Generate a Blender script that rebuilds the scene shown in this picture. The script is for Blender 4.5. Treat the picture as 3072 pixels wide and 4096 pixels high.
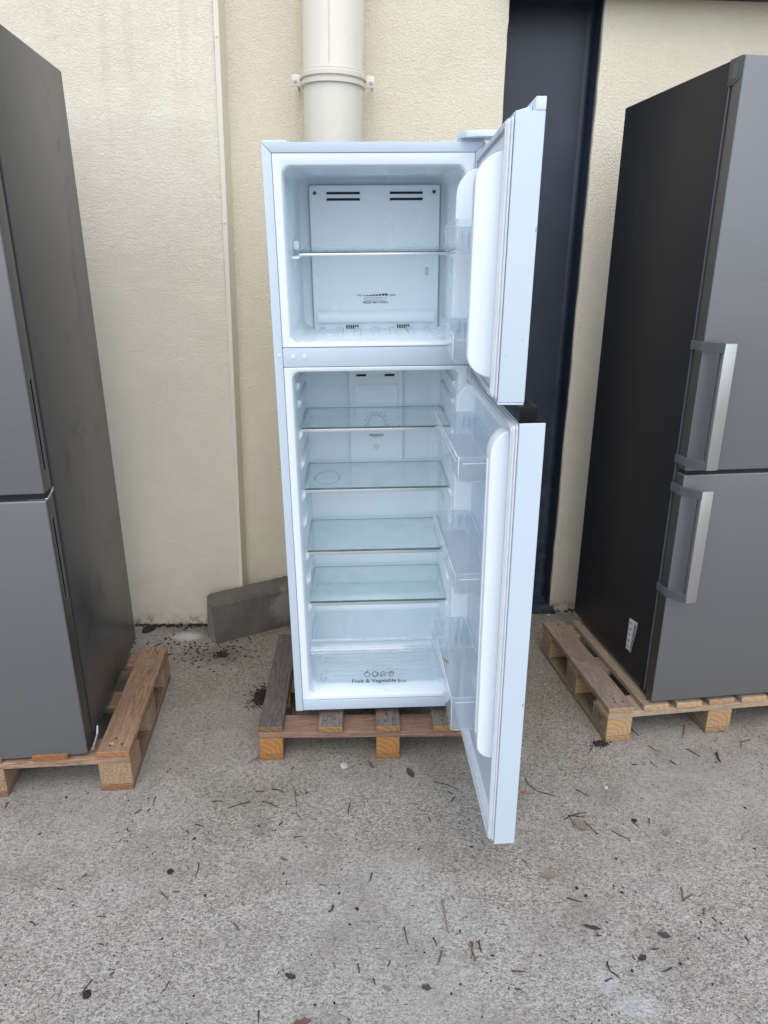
import bpy, bmesh, math, random
from mathutils import Vector, Matrix
random.seed(7)
for o in list(bpy.data.objects): bpy.data.objects.remove(o)
S = bpy.context.scene; COL = S.collection
# ------------------------------------------------------------------ camera
CAM_H, PITCH, ROLL, FPX = 1.4838, 0.3303, 0.0105, 2893.95
cd = bpy.data.cameras.new('camera'); cam = bpy.data.objects.new('camera', cd); COL.objects.link(cam)
cd.sensor_fit = 'VERTICAL'; cd.sensor_height = 36.0; cd.lens = FPX / 4096 * 36.0
cd.clip_start = 0.02; cd.clip_end = 400
cam.matrix_world = Matrix.Translation((0, 0, CAM_H)) @ Matrix.Rotation(math.pi/2 - PITCH, 4, 'X') @ Matrix.Rotation(ROLL, 4, 'Z')
S.camera = cam
# ------------------------------------------------------------------ sky, sun, exposure
SUN_EL, SUN_AZ = math.radians(58), math.radians(176)
w = bpy.data.worlds.new('World'); S.world = w; w.use_nodes = True
nt = w.node_tree; nt.nodes.clear()
sky = nt.nodes.new('ShaderNodeTexSky'); sky.sky_type = 'NISHITA'; sky.sun_disc = False
sky.sun_elevation = SUN_EL; sky.sun_rotation = SUN_AZ; sky.air_density = 1.0; sky.dust_density = 1.5; sky.ozone_density = 1.0
hs = nt.nodes.new('ShaderNodeHueSaturation'); hs.inputs['Saturation'].default_value = 0.62
bg = nt.nodes.new('ShaderNodeBackground'); bg.inputs['Strength'].default_value = 0.14
wo = nt.nodes.new('ShaderNodeOutputWorld')
nt.links.new(sky.outputs[0], hs.inputs['Color']); nt.links.new(hs.outputs[0], bg.inputs[0]); nt.links.new(bg.outputs[0], wo.inputs[0])
sl = bpy.data.lights.new('sun', 'SUN'); sl.energy = 0.6; sl.angle = math.radians(90); sl.color = (1.0, 0.965, 0.92)
so = bpy.data.objects.new('sun', sl); COL.objects.link(so)
sd = Vector((math.sin(SUN_AZ)*math.cos(SUN_EL), math.cos(SUN_AZ)*math.cos(SUN_EL), math.sin(SUN_EL)))
so.rotation_euler = sd.to_track_quat('Z', 'Y').to_euler(); so.location = (0, -3, 6)
S.render.engine = 'CYCLES'
S.view_settings.view_transform = 'Standard'; S.view_settings.look = 'None'; S.view_settings.gamma = 1.0
S.view_settings.exposure = 1.1; S.view_settings.use_curve_mapping = False
S.cycles.max_bounces = 14; S.cycles.transparent_max_bounces = 40; S.cycles.diffuse_bounces = 6
S.render.resolution_x, S.render.resolution_y = 768, 1024

# ------------------------------------------------------------------ pixels of the photograph -> places
def ray(u, v):
    u -= 1536; v -= 2048
    c, s = math.cos(ROLL), math.sin(ROLL); u, v = c*u + s*v, -s*u + c*v
    x, up = u/FPX, -v/FPX
    return Vector((x, math.cos(PITCH) + up*math.sin(PITCH), -math.sin(PITCH) + up*math.cos(PITCH)))
def hit(Mx, uv, ax, val):
    I = Mx.inverted(); d = I.to_3x3() @ ray(*uv); o = I @ Vector((0, 0, CAM_H))
    return o + d*((val - o[ax])/d[ax])
EYE4 = Matrix.Identity(4)
def gnd(u, v): return hit(EYE4, (u, v), 2, 0.0)
def frame(o, yaw, pitch=0, lean=0):
    return Matrix.Translation(o) @ Matrix.Rotation(yaw, 4, 'Z') @ Matrix.Rotation(pitch, 4, 'X') @ Matrix.Rotation(-lean, 4, 'Y')
FW = frame((-.2724, 1.9669, .1386), .0428, .045, .0187)        # white fridge: front bottom left corner
FL = frame((-.9275, 2.4241, 0), .1125, .0059, .0141)           # left steel fridge: back right edge
FR = frame((.7835, 2.6775, 0), .1523, -.0061, 0)               # right steel fridge: back left edge
FPL = frame((-.8273, 1.7533, 0), .1029); FPW = frame((-.3832, 1.9018, 0), .0335); FPR = frame((.7362, 2.0116, 0), .1531)

# ------------------------------------------------------------------ mesh helpers
class MB:
    def __init__(s): s.v = []; s.f = []; s.m = []
    def add(s, vs, fs, mi=0):
        n = len(s.v); s.v += [tuple(x) for x in vs]
        for f in fs: s.f.append([i+n for i in f]); s.m.append(mi)
        return s
    def box(s, x0, x1, y0, y1, z0, z1, mi=0):
        return s.add([(x, y, z) for x in (x0, x1) for y in (y0, y1) for z in (z0, z1)],
                     [(0,1,3,2), (4,6,7,5), (0,4,5,1), (2,3,7,6), (0,2,6,4), (1,5,7,3)], mi)
    def quad(s, a, b, c, d, mi=0): return s.add([a, b, c, d], [(0,1,2,3)], mi)
    def loft(s, rings, cap0=False, cap1=False, mi=0, closed=True, mis=None, capm=None):
        n = len(rings[0]); k = len(s.v)
        for r in rings: s.v += [tuple(p) for p in r]
        for i in range(len(rings)-1):
            for j in range(n if closed else n-1):
                j2 = (j+1) % n
                s.f.append([k+i*n+j, k+i*n+j2, k+(i+1)*n+j2, k+(i+1)*n+j]); s.m.append(mis[i] if mis else mi)
        if cap0: s.f.append([k+j for j in range(n)][::-1]); s.m.append(mi if capm is None else capm)
        if cap1: s.f.append([k+(len(rings)-1)*n+j for j in range(n)]); s.m.append(mi if capm is None else capm)
        return s
    def prism(s, pts, ax, a0, a1, mi=0):     # pts 2D in the two other axes, in cyclic order (x:yz, y:zx, z:xy)
        def mk(p, a):
            r = [0, 0, 0]; r[ax] = a; r[(ax+1)%3] = p[0]; r[(ax+2)%3] = p[1]; return r
        return s.loft([[mk(p, a0) for p in pts], [mk(p, a1) for p in pts]], True, True, mi)
    def tube(s, pts, r, n=8, mi=0, r1=None):
        P = [Vector(p) for p in pts]; rings = []; prev = None
        for i, p in enumerate(P):
            t = (P[min(i+1, len(P)-1)] - P[max(i-1, 0)]).normalized()
            a = prev if prev and abs(prev.dot(t)) < .99 else (Vector((0,0,1)) if abs(t.z) < .9 else Vector((1,0,0)))
            b = t.cross(a).normalized(); a = b.cross(t).normalized(); prev = a
            rr_ = r if r1 is None else r + (r1-r)*i/max(1, len(P)-1)
            rings.append([p + (a*math.cos(2*math.pi*j/n) + b*math.sin(2*math.pi*j/n))*rr_ for j in range(n)])
        return s.loft(rings, True, True, mi)
    def disc(s, c, axis, r, h, n=16, mi=0):
        c = Vector(c); ax = Vector(axis).normalized()
        return s.tube([c, c + ax*h], r, n, mi)
    def build(s, name, mats, parent=None, bevel=0, seg=2, smooth=None, Mx=None, tag_=None, jitter=0, recalc=True, color=None):
        me = bpy.data.meshes.new(name); me.from_pydata(s.v, [], s.f)
        mats = mats if isinstance(mats, (list, tuple)) else [mats]
        for m in mats: me.materials.append(m)
        for p, i in zip(me.polygons, s.m): p.material_index = i
        bm = bmesh.new(); bm.from_mesh(me)
        if recalc: bmesh.ops.recalc_face_normals(bm, faces=bm.faces)
        if jitter:
            for v in bm.verts: v.co += Vector((random.uniform(-1,1), random.uniform(-1,1), random.uniform(-1,1)))*jitter
        if bevel:
            es = [e for e in bm.edges if len(e.link_faces) == 2 and e.calc_face_angle(0) > .5]
            bmesh.ops.bevel(bm, geom=es, offset=bevel, segments=seg, affect='EDGES', profile=.6, clamp_overlap=True)
        bm.to_mesh(me); bm.free()
        if smooth is None: smooth = .6 if bevel else None
        if smooth:
            for p in me.polygons: p.use_smooth = True
            me.set_sharp_from_angle(angle=smooth)
        o = bpy.data.objects.new(name, me); COL.objects.link(o)
        if parent: o.parent = parent
        if Mx is not None: o.matrix_local = Mx
        if color: o.color = (*color, 1)
        if tag_: tag(o, *tag_)
        return o
def tag(o, label, cat, group=None, kind=None):
    if label: o['label'] = label
    if cat: o['category'] = cat
    if group: o['group'] = group
    if kind: o['kind'] = kind
    return o
def empty(name, Mx, *t):
    o = bpy.data.objects.new(name, None); o.empty_display_size = .1; COL.objects.link(o); o.matrix_world = Mx
    return tag(o, *t) if t else o
def rr(x0, x1, z0, z1, r, n=6):
    out = []
    for cx, cz, a0 in ((x1-r, z1-r, 0), (x0+r, z1-r, 90), (x0+r, z0+r, 180), (x1-r, z0+r, 270)):
        for i in range(n+1):
            a = math.radians(a0 + 90*i/n); out.append((cx + r*math.cos(a), cz + r*math.sin(a)))
    return out
def rng_y(rect, r, y, n=6): return [(p[0], y, p[1]) for p in rr(*rect, r, n)]
def text(name, s, parent, M_, mat, width=None, height=None, bold=0, tagl=None):
    """flat lettering; M_ places text plane (x right, y up); scaled to width/height"""
    cu = bpy.data.curves.new('t', 'FONT'); cu.body = s; cu.offset = bold; cu.resolution_u = 3; cu.space_word = 1.1
    t = bpy.data.objects.new('t', cu); COL.objects.link(t)
    bpy.context.view_layer.update()
    me = bpy.data.meshes.new_from_object(t.evaluated_get(bpy.context.evaluated_depsgraph_get()))
    bpy.data.objects.remove(t)
    xs = [v.co.x for v in me.vertices]; ys = [v.co.y for v in me.vertices]
    x0, x1, y0, y1 = min(xs), max(xs), min(ys), max(ys)
    sx = (width/(x1-x0)) if width else height/(y1-y0); sy = (height/(y1-y0)) if height else sx
    if not width: sx = sy
    for v in me.vertices: v.co = M_ @ Vector(((v.co.x-x0)*sx, (v.co.y-y0)*sy, 0))
    me.materials.clear(); me.materials.append(mat); me.name = name
    o = bpy.data.objects.new(name, me); COL.objects.link(o); o.parent = parent
    if tagl: o['label'] = tagl
    return o
FACE_NY = Matrix.Rotation(math.pi/2, 4, 'X')                              # faces -y
FACE_NX = Matrix(((0,0,-1,0), (-1,0,0,0), (0,1,0,0), (0,0,0,1)))          # faces -x : text x -> -y, text y -> z
def boolean(o, cutter):
    md = o.modifiers.new('b', 'BOOLEAN'); md.object = cutter; md.operation = 'DIFFERENCE'; md.solver = 'EXACT'
    try: md.material_mode = 'TRANSFER'
    except Exception: pass
    bpy.context.view_layer.update()
    me = bpy.data.meshes.new_from_object(o.evaluated_get(bpy.context.evaluated_depsgraph_get()))
    o.modifiers.clear(); o.data = me; bpy.data.objects.remove(cutter)
    for p in me.polygons: p.use_smooth = True
    me.set_sharp_from_angle(angle=.6)

# ------------------------------------------------------------------ materials
class NT:
    def __init__(s, name):
        s.m = bpy.data.materials.new(name); s.m.use_nodes = True; s.t = s.m.node_tree; s.t.nodes.clear()
        s.out = s.t.nodes.new('ShaderNodeOutputMaterial')
    def n(s, typ, ins=None, **kw):
        nd = s.t.nodes.new('ShaderNode' + typ)
        for k, v in kw.items(): setattr(nd, k, v)
        for k, v in (ins or {}).items(): s.set(nd, k, v)
        return nd
    def set(s, nd, k, v):
        sock = nd.inputs[k]
        if isinstance(v, bpy.types.NodeSocket): s.t.links.new(v, sock)
        elif isinstance(v, bpy.types.Node): s.t.links.new(v.outputs[0], sock)
        else:
            if isinstance(v, tuple) and len(v) == 3 and sock.type == 'RGBA': v = (*v, 1)
            sock.default_value = v
    def coord(s, kind='Object', scale=(1,1,1), rot=(0,0,0), loc=(0,0,0), rnd=False):
        tc = s.n('TexCoord'); vec = tc.outputs[kind]
        if rnd:
            oi = s.n('ObjectInfo'); mu = s.n('Math', {0: oi.outputs['Random'], 1: 37.0}, operation='MULTIPLY')
            va = s.n('VectorMath', {0: vec, 1: mu.outputs[0]}, operation='ADD'); vec = va.outputs[0]
        return s.n('Mapping', {'Vector': vec, 'Scale': scale, 'Rotation': rot, 'Location': loc}).outputs[0]
    def noise(s, vec, scale, detail=4, rough=.55, dist=0, out='Fac'):
        return s.n('TexNoise', {'Vector': vec, 'Scale': scale, 'Detail': detail, 'Roughness': rough, 'Distortion': dist}).outputs[out]
    def vor(s, vec, scale, feature='F1', out='Distance'):
        return s.n('TexVoronoi', {'Vector': vec, 'Scale': scale}, feature=feature).outputs[out]
    def ramp(s, fac, *stops, interp='LINEAR'):
        r = s.n('ValToRGB', {'Fac': fac}); cr = r.color_ramp; cr.interpolation = interp
        while len(cr.elements) < len(stops): cr.elements.new(.5)
        for e, (p, c) in zip(cr.elements, stops):
            e.position = p; e.color = (c, c, c, 1) if isinstance(c, (int, float)) else (*c, 1)
        return r.outputs[0]
    def mix(s, fac, a, b, blend='MIX'):
        nd = s.n('Mix', data_type='RGBA', blend_type=blend)
        s.set(nd, 0, fac); s.set(nd, 6, a); s.set(nd, 7, b); return nd.outputs[2]
    def math(s, op, a, b=None, clamp=False):
        nd = s.n('Math', {0: a}, operation=op, use_clamp=clamp)
        if b is not None: s.set(nd, 1, b)
        return nd.outputs[0]
    def bump(s, h, strength=.3, dist=.002, normal=None):
        nd = s.n('Bump', {'Height': h, 'Strength': strength, 'Distance': dist})
        if normal is not None: s.set(nd, 'Normal', normal)
        return nd.outputs[0]
    def pbsdf(s, color, rough=.5, metal=0, normal=None, **kw):
        p = s.n('BsdfPrincipled', {'Base Color': color, 'Roughness': rough, 'Metallic': metal})
        if normal is not None: s.set(p, 'Normal', normal)
        for k, v in kw.items(): s.set(p, k.replace('_', ' '), v)
        s.t.links.new(p.outputs[0], s.out.inputs[0]); return p
M = {}
def simple(name, col, rough=.5, metal=0, grain=.12, scale=40, bump=0, bscale=300, bdist=.0005):
    t = NT(name); c = t.coord()
    f = t.noise(c, scale, 5)
    colr = t.mix(f, tuple(x*(1-grain) for x in col), tuple(min(1, x*(1+grain)) for x in col))
    nrm = t.bump(t.noise(c, bscale, 3), bump, bdist) if bump else None
    rgh = t.math('ADD', t.math('MULTIPLY', t.noise(c, scale*.6, 3), .16), rough-.08)
    t.pbsdf(colr, rgh, metal, nrm); M[name] = t.m; return t.m
WHITE = (.54, .625, .71)
simple('white_enamel', WHITE, .38, 0, .025, 12, .25, 420, .0006)
simple('white_plastic', (.63, .73, .83), .30, 0, .03, 9)
simple('white_liner', (.77, .84, .89), .26, 0, .03, 7)
simple('gasket', (.60, .64, .68), .6, 0, .10, 60)
t = NT('black_plastic'); t.pbsdf(t.mix(t.noise(t.coord(), 40, 3), (.005, .005, .006), (.009, .009, .010)), .35, 0, None, Specular_IOR_Level=.22); M['black_plastic'] = t.m
simple('dark_void', (.012, .013, .015), .8, 0, .2, 30)
simple('print_ink', (.02, .03, .035), .6, 0, .1, 30)
simple('grey_ink', (.18, .22, .25), .6, 0, .1, 30)
simple('bright_metal', (.62, .63, .65), .25, 1, .05, 60)
simple('trim_metal', (.80, .82, .86), .32, .85, .05, 60)
simple('nail_metal', (.10, .09, .085), .6, .6, .3, 200)
simple('pipe_paint', (.64, .60, .515), .28, 0, .03, 6)
simple('dark_gasket', (.030, .031, .036), .55, 0, .15, 40)
simple('hinge_plastic', (.075, .08, .08), .5, 0, .1, 40)
simple('bracket_grey', (.12, .125, .135), .42, .3, .1, 60)
simple('bar_alu', (.50, .50, .50), .36, .9, .05, 50)
simple('beam_paint', (.035, .036, .034), .6, 0, .2, 20)
simple('sticker_paper', (.62, .63, .66), .5, 0, .06, 30)
simple('rot_leaf', (.055, .042, .045), .7, 0, .4, 200)
simple('twig_dark', (.035, .026, .024), .8, 0, .5, 150)
simple('twig_brown', (.12, .065, .045), .8, 0, .4, 150)
simple('twig_orange', (.26, .12, .06), .7, 0, .4, 150)
simple('leaf_tan', (.20, .155, .115), .75, 0, .3, 120)
simple('soil', (.022, .014, .012), .95, 0, .6, 200, .6, 300, .003)
simple('white_chip', (.44, .44, .43), .6, 0, .1, 100)

def clear_mat(name, tint, haze, hazecol=(.72,.80,.88), rough=.06, stripe=None, var=(.6, 1.7)):
    t = NT(name)
    tr = t.n('BsdfTransparent', {'Color': tint})
    gl = t.n('BsdfGlossy', {'Color': (1,1,1), 'Roughness': rough})
    lw = t.n('LayerWeight', {'Blend': .5}); fz_ = t.math('POWER', lw.outputs['Facing'], 4.0)
    fr = t.math('ADD', t.math('MULTIPLY', fz_, .55), .035, clamp=True)
    di = t.n('BsdfDiffuse', {'Color': hazecol}); tl = t.n('BsdfTranslucent', {'Color': hazecol})
    dm = t.n('MixShader', {0: .5}); t.t.links.new(di.outputs[0], dm.inputs[1]); t.t.links.new(tl.outputs[0], dm.inputs[2])
    m0 = t.n('MixShader', {0: haze})
    if stripe:
        wv = t.n('TexWave', {'Vector': t.coord(rot=stripe[1]), 'Scale': stripe[0], 'Distortion': 0.0}, wave_type='BANDS')
        t.set(m0, 0, t.math('ADD', t.math('MULTIPLY', wv.outputs['Fac'], .3), haze-.15))
    else:
        t.set(m0, 0, t.math('MULTIPLY', t.ramp(t.noise(t.coord(), 14, 5), (.35, var[0]), (.75, var[1])), haze, clamp=True))
    t.t.links.new(tr.outputs[0], m0.inputs[1]); t.t.links.new(dm.outputs[0], m0.inputs[2])
    m1 = t.n('MixShader'); t.set(m1, 0, fr); t.t.links.new(m0.outputs[0], m1.inputs[1]); t.t.links.new(gl.outputs[0], m1.inputs[2])
    t.t.links.new(m1.outputs[0], t.out.inputs[0]); M[name] = t.m
clear_mat('clear_plastic', (.95, .965, .972), .13, (.84, .90, .95), .06, None, (.8, 1.3))
clear_mat('plastic_edge', (.74, .80, .84), .75, (.90, .94, .97))
clear_mat('ribbed_plastic', (.88, .90, .93), .46, (.66, .72, .80), .2, (110, (0,0,0)))
clear_mat('shelf_glass', (.955, .982, .976), .07, (.70, .84, .85), .03)
clear_mat('glass_edge', (.35, .50, .48), .6, (.25, .38, .36))
clear_mat('crisper_plastic', (.98, .988, .992), .12, (.84, .90, .94), .05, None, (.95, 1.05))

def brushed(name, col, rough=.36, metal=1.0, axis='x', dark=.8):
    t = NT(name); c = t.coord(scale=(4, 4, 800) if axis == 'x' else (500, 500, 3))
    f = t.noise(c, 1.0, 4); g = t.noise(t.coord(), 3.5, 5)
    colr = t.mix(f, tuple(x*.86 for x in col), tuple(x*1.13 for x in col))
    colr = t.mix(t.math('MULTIPLY', t.ramp(g, (.35, 0), (.75, 1)), .16), colr, tuple(x*dark for x in col))
    r = t.math('ADD', t.math('MULTIPLY', f, .12), rough-.06)
    t.pbsdf(colr, r, metal, t.bump(f, .08, .0003), Anisotropic=.4); M[name] = t.m
brushed('stainless', (.205, .207, .216), .48, .65); brushed('stainless_edge', (.17, .172, .178), .42)

def side_paint(name, col, rough, smudge, ssc=5, marks=()):
    t = NT(name); c = t.coord()
    sm = t.ramp(t.noise(c, ssc, 6, .65, .8), (.55, 0), (.78, 1))
    fine = t.ramp(t.noise(c, 90, 3), (.70, 0), (.80, 1))
    colr = t.mix(t.math('MULTIPLY', sm, .55), col, smudge)
    colr = t.mix(t.math('MULTIPLY', fine, .12), colr, (.3, .3, .3))
    for p, rad, mc, amt, th in marks:
        cc = t.n('Mapping', {'Vector': t.n('VectorMath', {0: c, 1: tuple(-x for x in p)}, operation='ADD').outputs[0], 'Scale': (1, 1.5, .75)}).outputs[0]
        d = t.n('VectorMath', {0: cc}, operation='LENGTH').outputs['Value']
        k = t.math('MULTIPLY', t.ramp(d, (rad*.2, 1), (rad, 0)), t.ramp(t.noise(t.coord(scale=(1, 1, .45), rot=(.5, 0, 0)), 38 if th else 22, 6, .7, 1.0), (.62, 0) if th else (.42, 0), (.68, 1) if th else (.62, 1)))
        colr = t.mix(t.math('MULTIPLY', k, amt), colr, mc)
    r = t.math('ADD', t.math('MULTIPLY', sm, .15), rough)
    t.pbsdf(colr, r, .25, t.bump(t.noise(c, 700, 2), .06, .0003)); M[name] = t.m
DK = (.012, .012, .013); LTG = (.22, .22, .22)
side_paint('side_grey', (.072, .073, .075), .32, (.046, .047, .049), 3.5,
    [(tuple(hit(FL, uv, 0, 0)), r_, DK, .75, 0) for uv, r_ in (((318, 1745), .11), ((270, 1860), .07), ((350, 2420), .16), ((330, 1990), .04))])
side_paint('side_black', (.0135, .0145, .019), .44, (.023, .024, .030), 3,
    [(tuple(hit(FR, uv, 0, 0)), r_, LTG, .6, 1) for uv, r_ in (((2510, 1015), .09), ((2630, 1345), .09), ((2690, 900), .05), ((2560, 2010), .10), ((2400, 2220), .12))])

def stucco(name, col, pat):
    t = NT(name); c = t.coord()
    if pat == 'trowel':
        d = t.noise(t.coord(scale=(1, 1, 1.0)), 9, 3, .5, 0, 'Color')
        v = t.n('VectorMath', {0: c, 1: t.n('VectorMath', {0: d, 1: (.09, .09, .09)}, operation='MULTIPLY').outputs[0]}, operation='ADD').outputs[0]
        m2 = t.n('Mapping', {'Vector': v, 'Scale': (80, 80, 150)}).outputs[0]
        h = t.noise(m2, 1.3, 4, .6, .8)
        h = t.ramp(h, (.30, 0), (.55, .8), (.72, 1))
        bs, bd = .6, .0030
    else:
        h1 = t.noise(c, 150, 4, .6, .3); h2 = t.vor(c, 200)
        h = t.math('ADD', t.ramp(h1, (.32, 0), (.56, 1)), t.math('MULTIPLY', h2, .5))
        bs, bd = .6, .0030
    big = t.noise(c, 1.7, 5, .6); med = t.noise(c, 11, 4)
    a = t.mix(t.ramp(big, (.3, 0), (.7, 1)), tuple(x*.93 for x in col), tuple(min(1, x*1.05) for x in col))
    a = t.mix(t.math('MULTIPLY', t.ramp(med, (.5, 0), (.85, 1)), .25), a, tuple(x*k for x, k in zip(col, (.92, .86, .78))))
    pit_shade = t.ramp(h, (.0, 1), (.22, 0))
    a = t.mix(t.math('MULTIPLY', pit_shade, .12 if pat == 'trowel' else .2), a, tuple(x*.55 for x in col))  # cavity shade painted into the render colour: hollows of the relief darkened
    # splash dirt along the foot of the wall, rust runs high up
    sep = t.n('SeparateXYZ', {0: c})
    foot = t.math('MULTIPLY', t.n('MapRange', {0: sep.outputs['Z'], 1: .0, 2: .30, 3: 1.0, 4: 0.0}).outputs[0], t.ramp(t.noise(c, 6, 6, .7), (.35, .1), (.7, 1)))
    a = t.mix(t.math('MULTIPLY', foot, .45), a, (.36, .25, .12))
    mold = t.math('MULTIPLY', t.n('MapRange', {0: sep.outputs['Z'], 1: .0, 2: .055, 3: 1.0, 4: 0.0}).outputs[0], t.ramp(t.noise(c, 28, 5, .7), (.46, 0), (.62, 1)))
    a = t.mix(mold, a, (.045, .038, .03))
    if pat == 'trowel':
        run = t.ramp(t.noise(t.coord(scale=(16, 16, .55)), 1.0, 4, .6), (.56, 0), (.72, 1))
        win = t.math('MULTIPLY', t.n('MapRange', {0: sep.outputs['Z'], 1: 1.75, 2: 2.35}).outputs[0], t.n('MapRange', {0: sep.outputs['X'], 1: -1.35, 2: -1.05}).outputs[0], )
        a = t.mix(t.math('MULTIPLY', t.math('MULTIPLY', run, win), .30), a, (.50, .33, .22))
    t.pbsdf(a, .82, 0, t.bump(h, bs, bd)); M[name] = t.m
stucco('stucco_trowel', (.75, .69, .565), 'trowel'); stucco('stucco_pitted', (.735, .665, .52), 'pit')
t = NT('return_paint'); c = t.coord(); sep = t.n('SeparateXYZ', {0: c})
a = t.mix(t.noise(c, 5, 5), (.68, .635, .52), (.73, .685, .565))
a = t.mix(t.math('MULTIPLY', t.ramp(t.noise(c, 30, 4), (.62, 0), (.72, 1)), .15), a, (.3, .24, .16))
t.pbsdf(a, .6, 0, t.bump(t.noise(c, 120, 3), .15, .001)); M['return_paint'] = t.m

t = NT('column_paint'); c = t.coord(); sep = t.n('SeparateXYZ', {0: c})
dust = t.ramp(t.noise(c, 4, 6, .65), (.4, 0), (.75, 1)); spk = t.ramp(t.vor(c, 60), (.0, 1), (.10, 0))
low = t.n('MapRange', {0: sep.outputs['Z'], 1: 0.0, 2: .9, 3: 1.0, 4: 0.0}).outputs[0]
a = t.mix(t.math('MULTIPLY', dust, .5), (.013, .021, .036), (.032, .050, .078))
a = t.mix(t.math('MULTIPLY', low, t.ramp(t.noise(c, 20, 5), (.4, 0), (.7, .5))), a, (.13, .15, .17))
a = t.mix(t.math('MULTIPLY', t.math('MULTIPLY', spk, low), t.ramp(t.noise(c, 9, 3), (.45, 0), (.6, .9))), a, (.01, .012, .016))
t.pbsdf(a, .42, 0, t.bump(t.noise(c, 250, 3), .12, .0006)); M['column_paint'] = t.m

def wood(name, lo, hi, endlo, endhi, dirt=.4):
    t = NT(name)
    g = t.coord(scale=(34, 2.0, 34), rnd=True); oi = t.n('ObjectInfo')
    ringn = t.noise(g, 1.0, 3, .5, 1.6); grain = t.noise(t.coord(scale=(260, 7, 260), rnd=True), 1.0, 3)
    wv = t.math('FRACT', t.math('MULTIPLY', ringn, 7.0))
    tone = t.math('ADD', t.math('MULTIPLY', wv, .55), t.math('MULTIPLY', grain, .45))
    a = t.mix(t.ramp(tone, (.2, 0), (.85, 1)), lo, hi)
    patch = t.ramp(t.noise(t.coord(rnd=True), 9, 6, .7), (.45, 0), (.72, 1))
    a = t.mix(t.math('MULTIPLY', patch, dirt), a, tuple(x*.5 for x in lo))
    pale = t.ramp(t.noise(t.coord(rnd=True, loc=(5,3,1)), 13, 6, .7), (.66, 0), (.74, 1))
    a = t.mix(t.math('MULTIPLY', pale, .35), a, (.40, .385, .37))
    grime = t.ramp(t.noise(t.coord(rnd=True, loc=(1, 8, 2)), 55, 5, .75), (.60, 0), (.68, 1))
    a = t.mix(t.math('MULTIPLY', grime, .55), a, (.05, .038, .03))
    # end grain by object-space normal
    ny = t.math('ABSOLUTE', t.n('SeparateXYZ', {0: t.n('TexCoord').outputs['Normal']}).outputs['Y'])
    isend = t.ramp(ny, (.6, 0), (.75, 1))
    ec = t.coord(scale=(1, 0, 1), loc=(.03, 0, .035))
    er = t.n('TexWave', {'Vector': ec, 'Scale': 19, 'Distortion': 4.5, 'Detail': 3.0, 'Detail Scale': 1.6}, wave_type='RINGS', rings_direction='Y').outputs['Fac']
    e = t.mix(t.math('ADD', t.math('MULTIPLY', er, .38), t.math('MULTIPLY', t.noise(t.coord(rnd=True), 130, 5, .7), .62)), endlo, endhi)
    a = t.mix(isend, a, e)
    a = t.mix(1.0, a, oi.outputs['Color'], 'MULTIPLY')
    h = t.math('ADD', t.math('MULTIPLY', tone, .6), t.noise(t.coord(rnd=True), 160, 4))
    t.pbsdf(a, .78, 0, t.bump(h, .35, .0015)); M[name] = t.m
wood('wood_weathered', (.105, .09, .08), (.25, .22, .20), (.18, .085, .035), (.38, .23, .10))
wood('wood_warm', (.16, .095, .06), (.35, .235, .16), (.19, .085, .04), (.34, .17, .08))
wood('wood_pale', (.22, .165, .125), (.39, .315, .245), (.30, .18, .09), (.52, .38, .24))
t = NT('chipboard'); c = t.coord(rnd=True)
f1 = t.noise(t.coord(scale=(1, 1, 2.2), rnd=True), 170, 4, .7); f2 = t.vor(c, 240, out='Color')
a = t.mix(t.ramp(f1, (.35, 0), (.62, 1)), (.12, .07, .04), (.45, .30, .18)); a = t.mix(.25, a, t.mix(t.n('SeparateColor', {0: f2}).outputs[0], (.14, .085, .05), (.52, .38, .24)))
t.pbsdf(a, .9, 0, t.bump(f1, .8, .003)); M['chipboard'] = t.m

t = NT('kerb_concrete'); c = t.coord()
a = t.mix(t.ramp(t.noise(c, 9, 7, .65), (.3, 0), (.7, 1)), (.075, .068, .056), (.14, .13, .108))
a = t.mix(t.math('MULTIPLY', t.ramp(t.noise(c, 240, 4), (.45, 0), (.75, 1)), .35), a, (.24, .22, .19))
sp = t.n('VectorMath', {0: c, 1: (.31, 0.0, .10)}, operation='DISTANCE').outputs['Value']
blot = t.ramp(t.math('ADD', sp, t.math('MULTIPLY', t.noise(c, 17, 6, .75), .16)), (.125, 1), (.16, 0))
a = t.mix(t.math('MULTIPLY', blot, .6), a, (.30, .295, .285))
t.pbsdf(a, .9, 0, t.bump(t.math('ADD', t.noise(c, 60, 6, .7), t.noise(c, 300, 3)), .45, .003)); M['kerb_concrete'] = t.m
t = NT('kerb_break'); c = t.coord()
a = t.mix(t.noise(c, 50, 6, .7), (.17, .165, .155), (.36, .35, .33))
t.pbsdf(a, .95, 0, t.bump(t.noise(c, 60, 6, .75), 1.0, .008)); M['kerb_break'] = t.m

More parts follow.
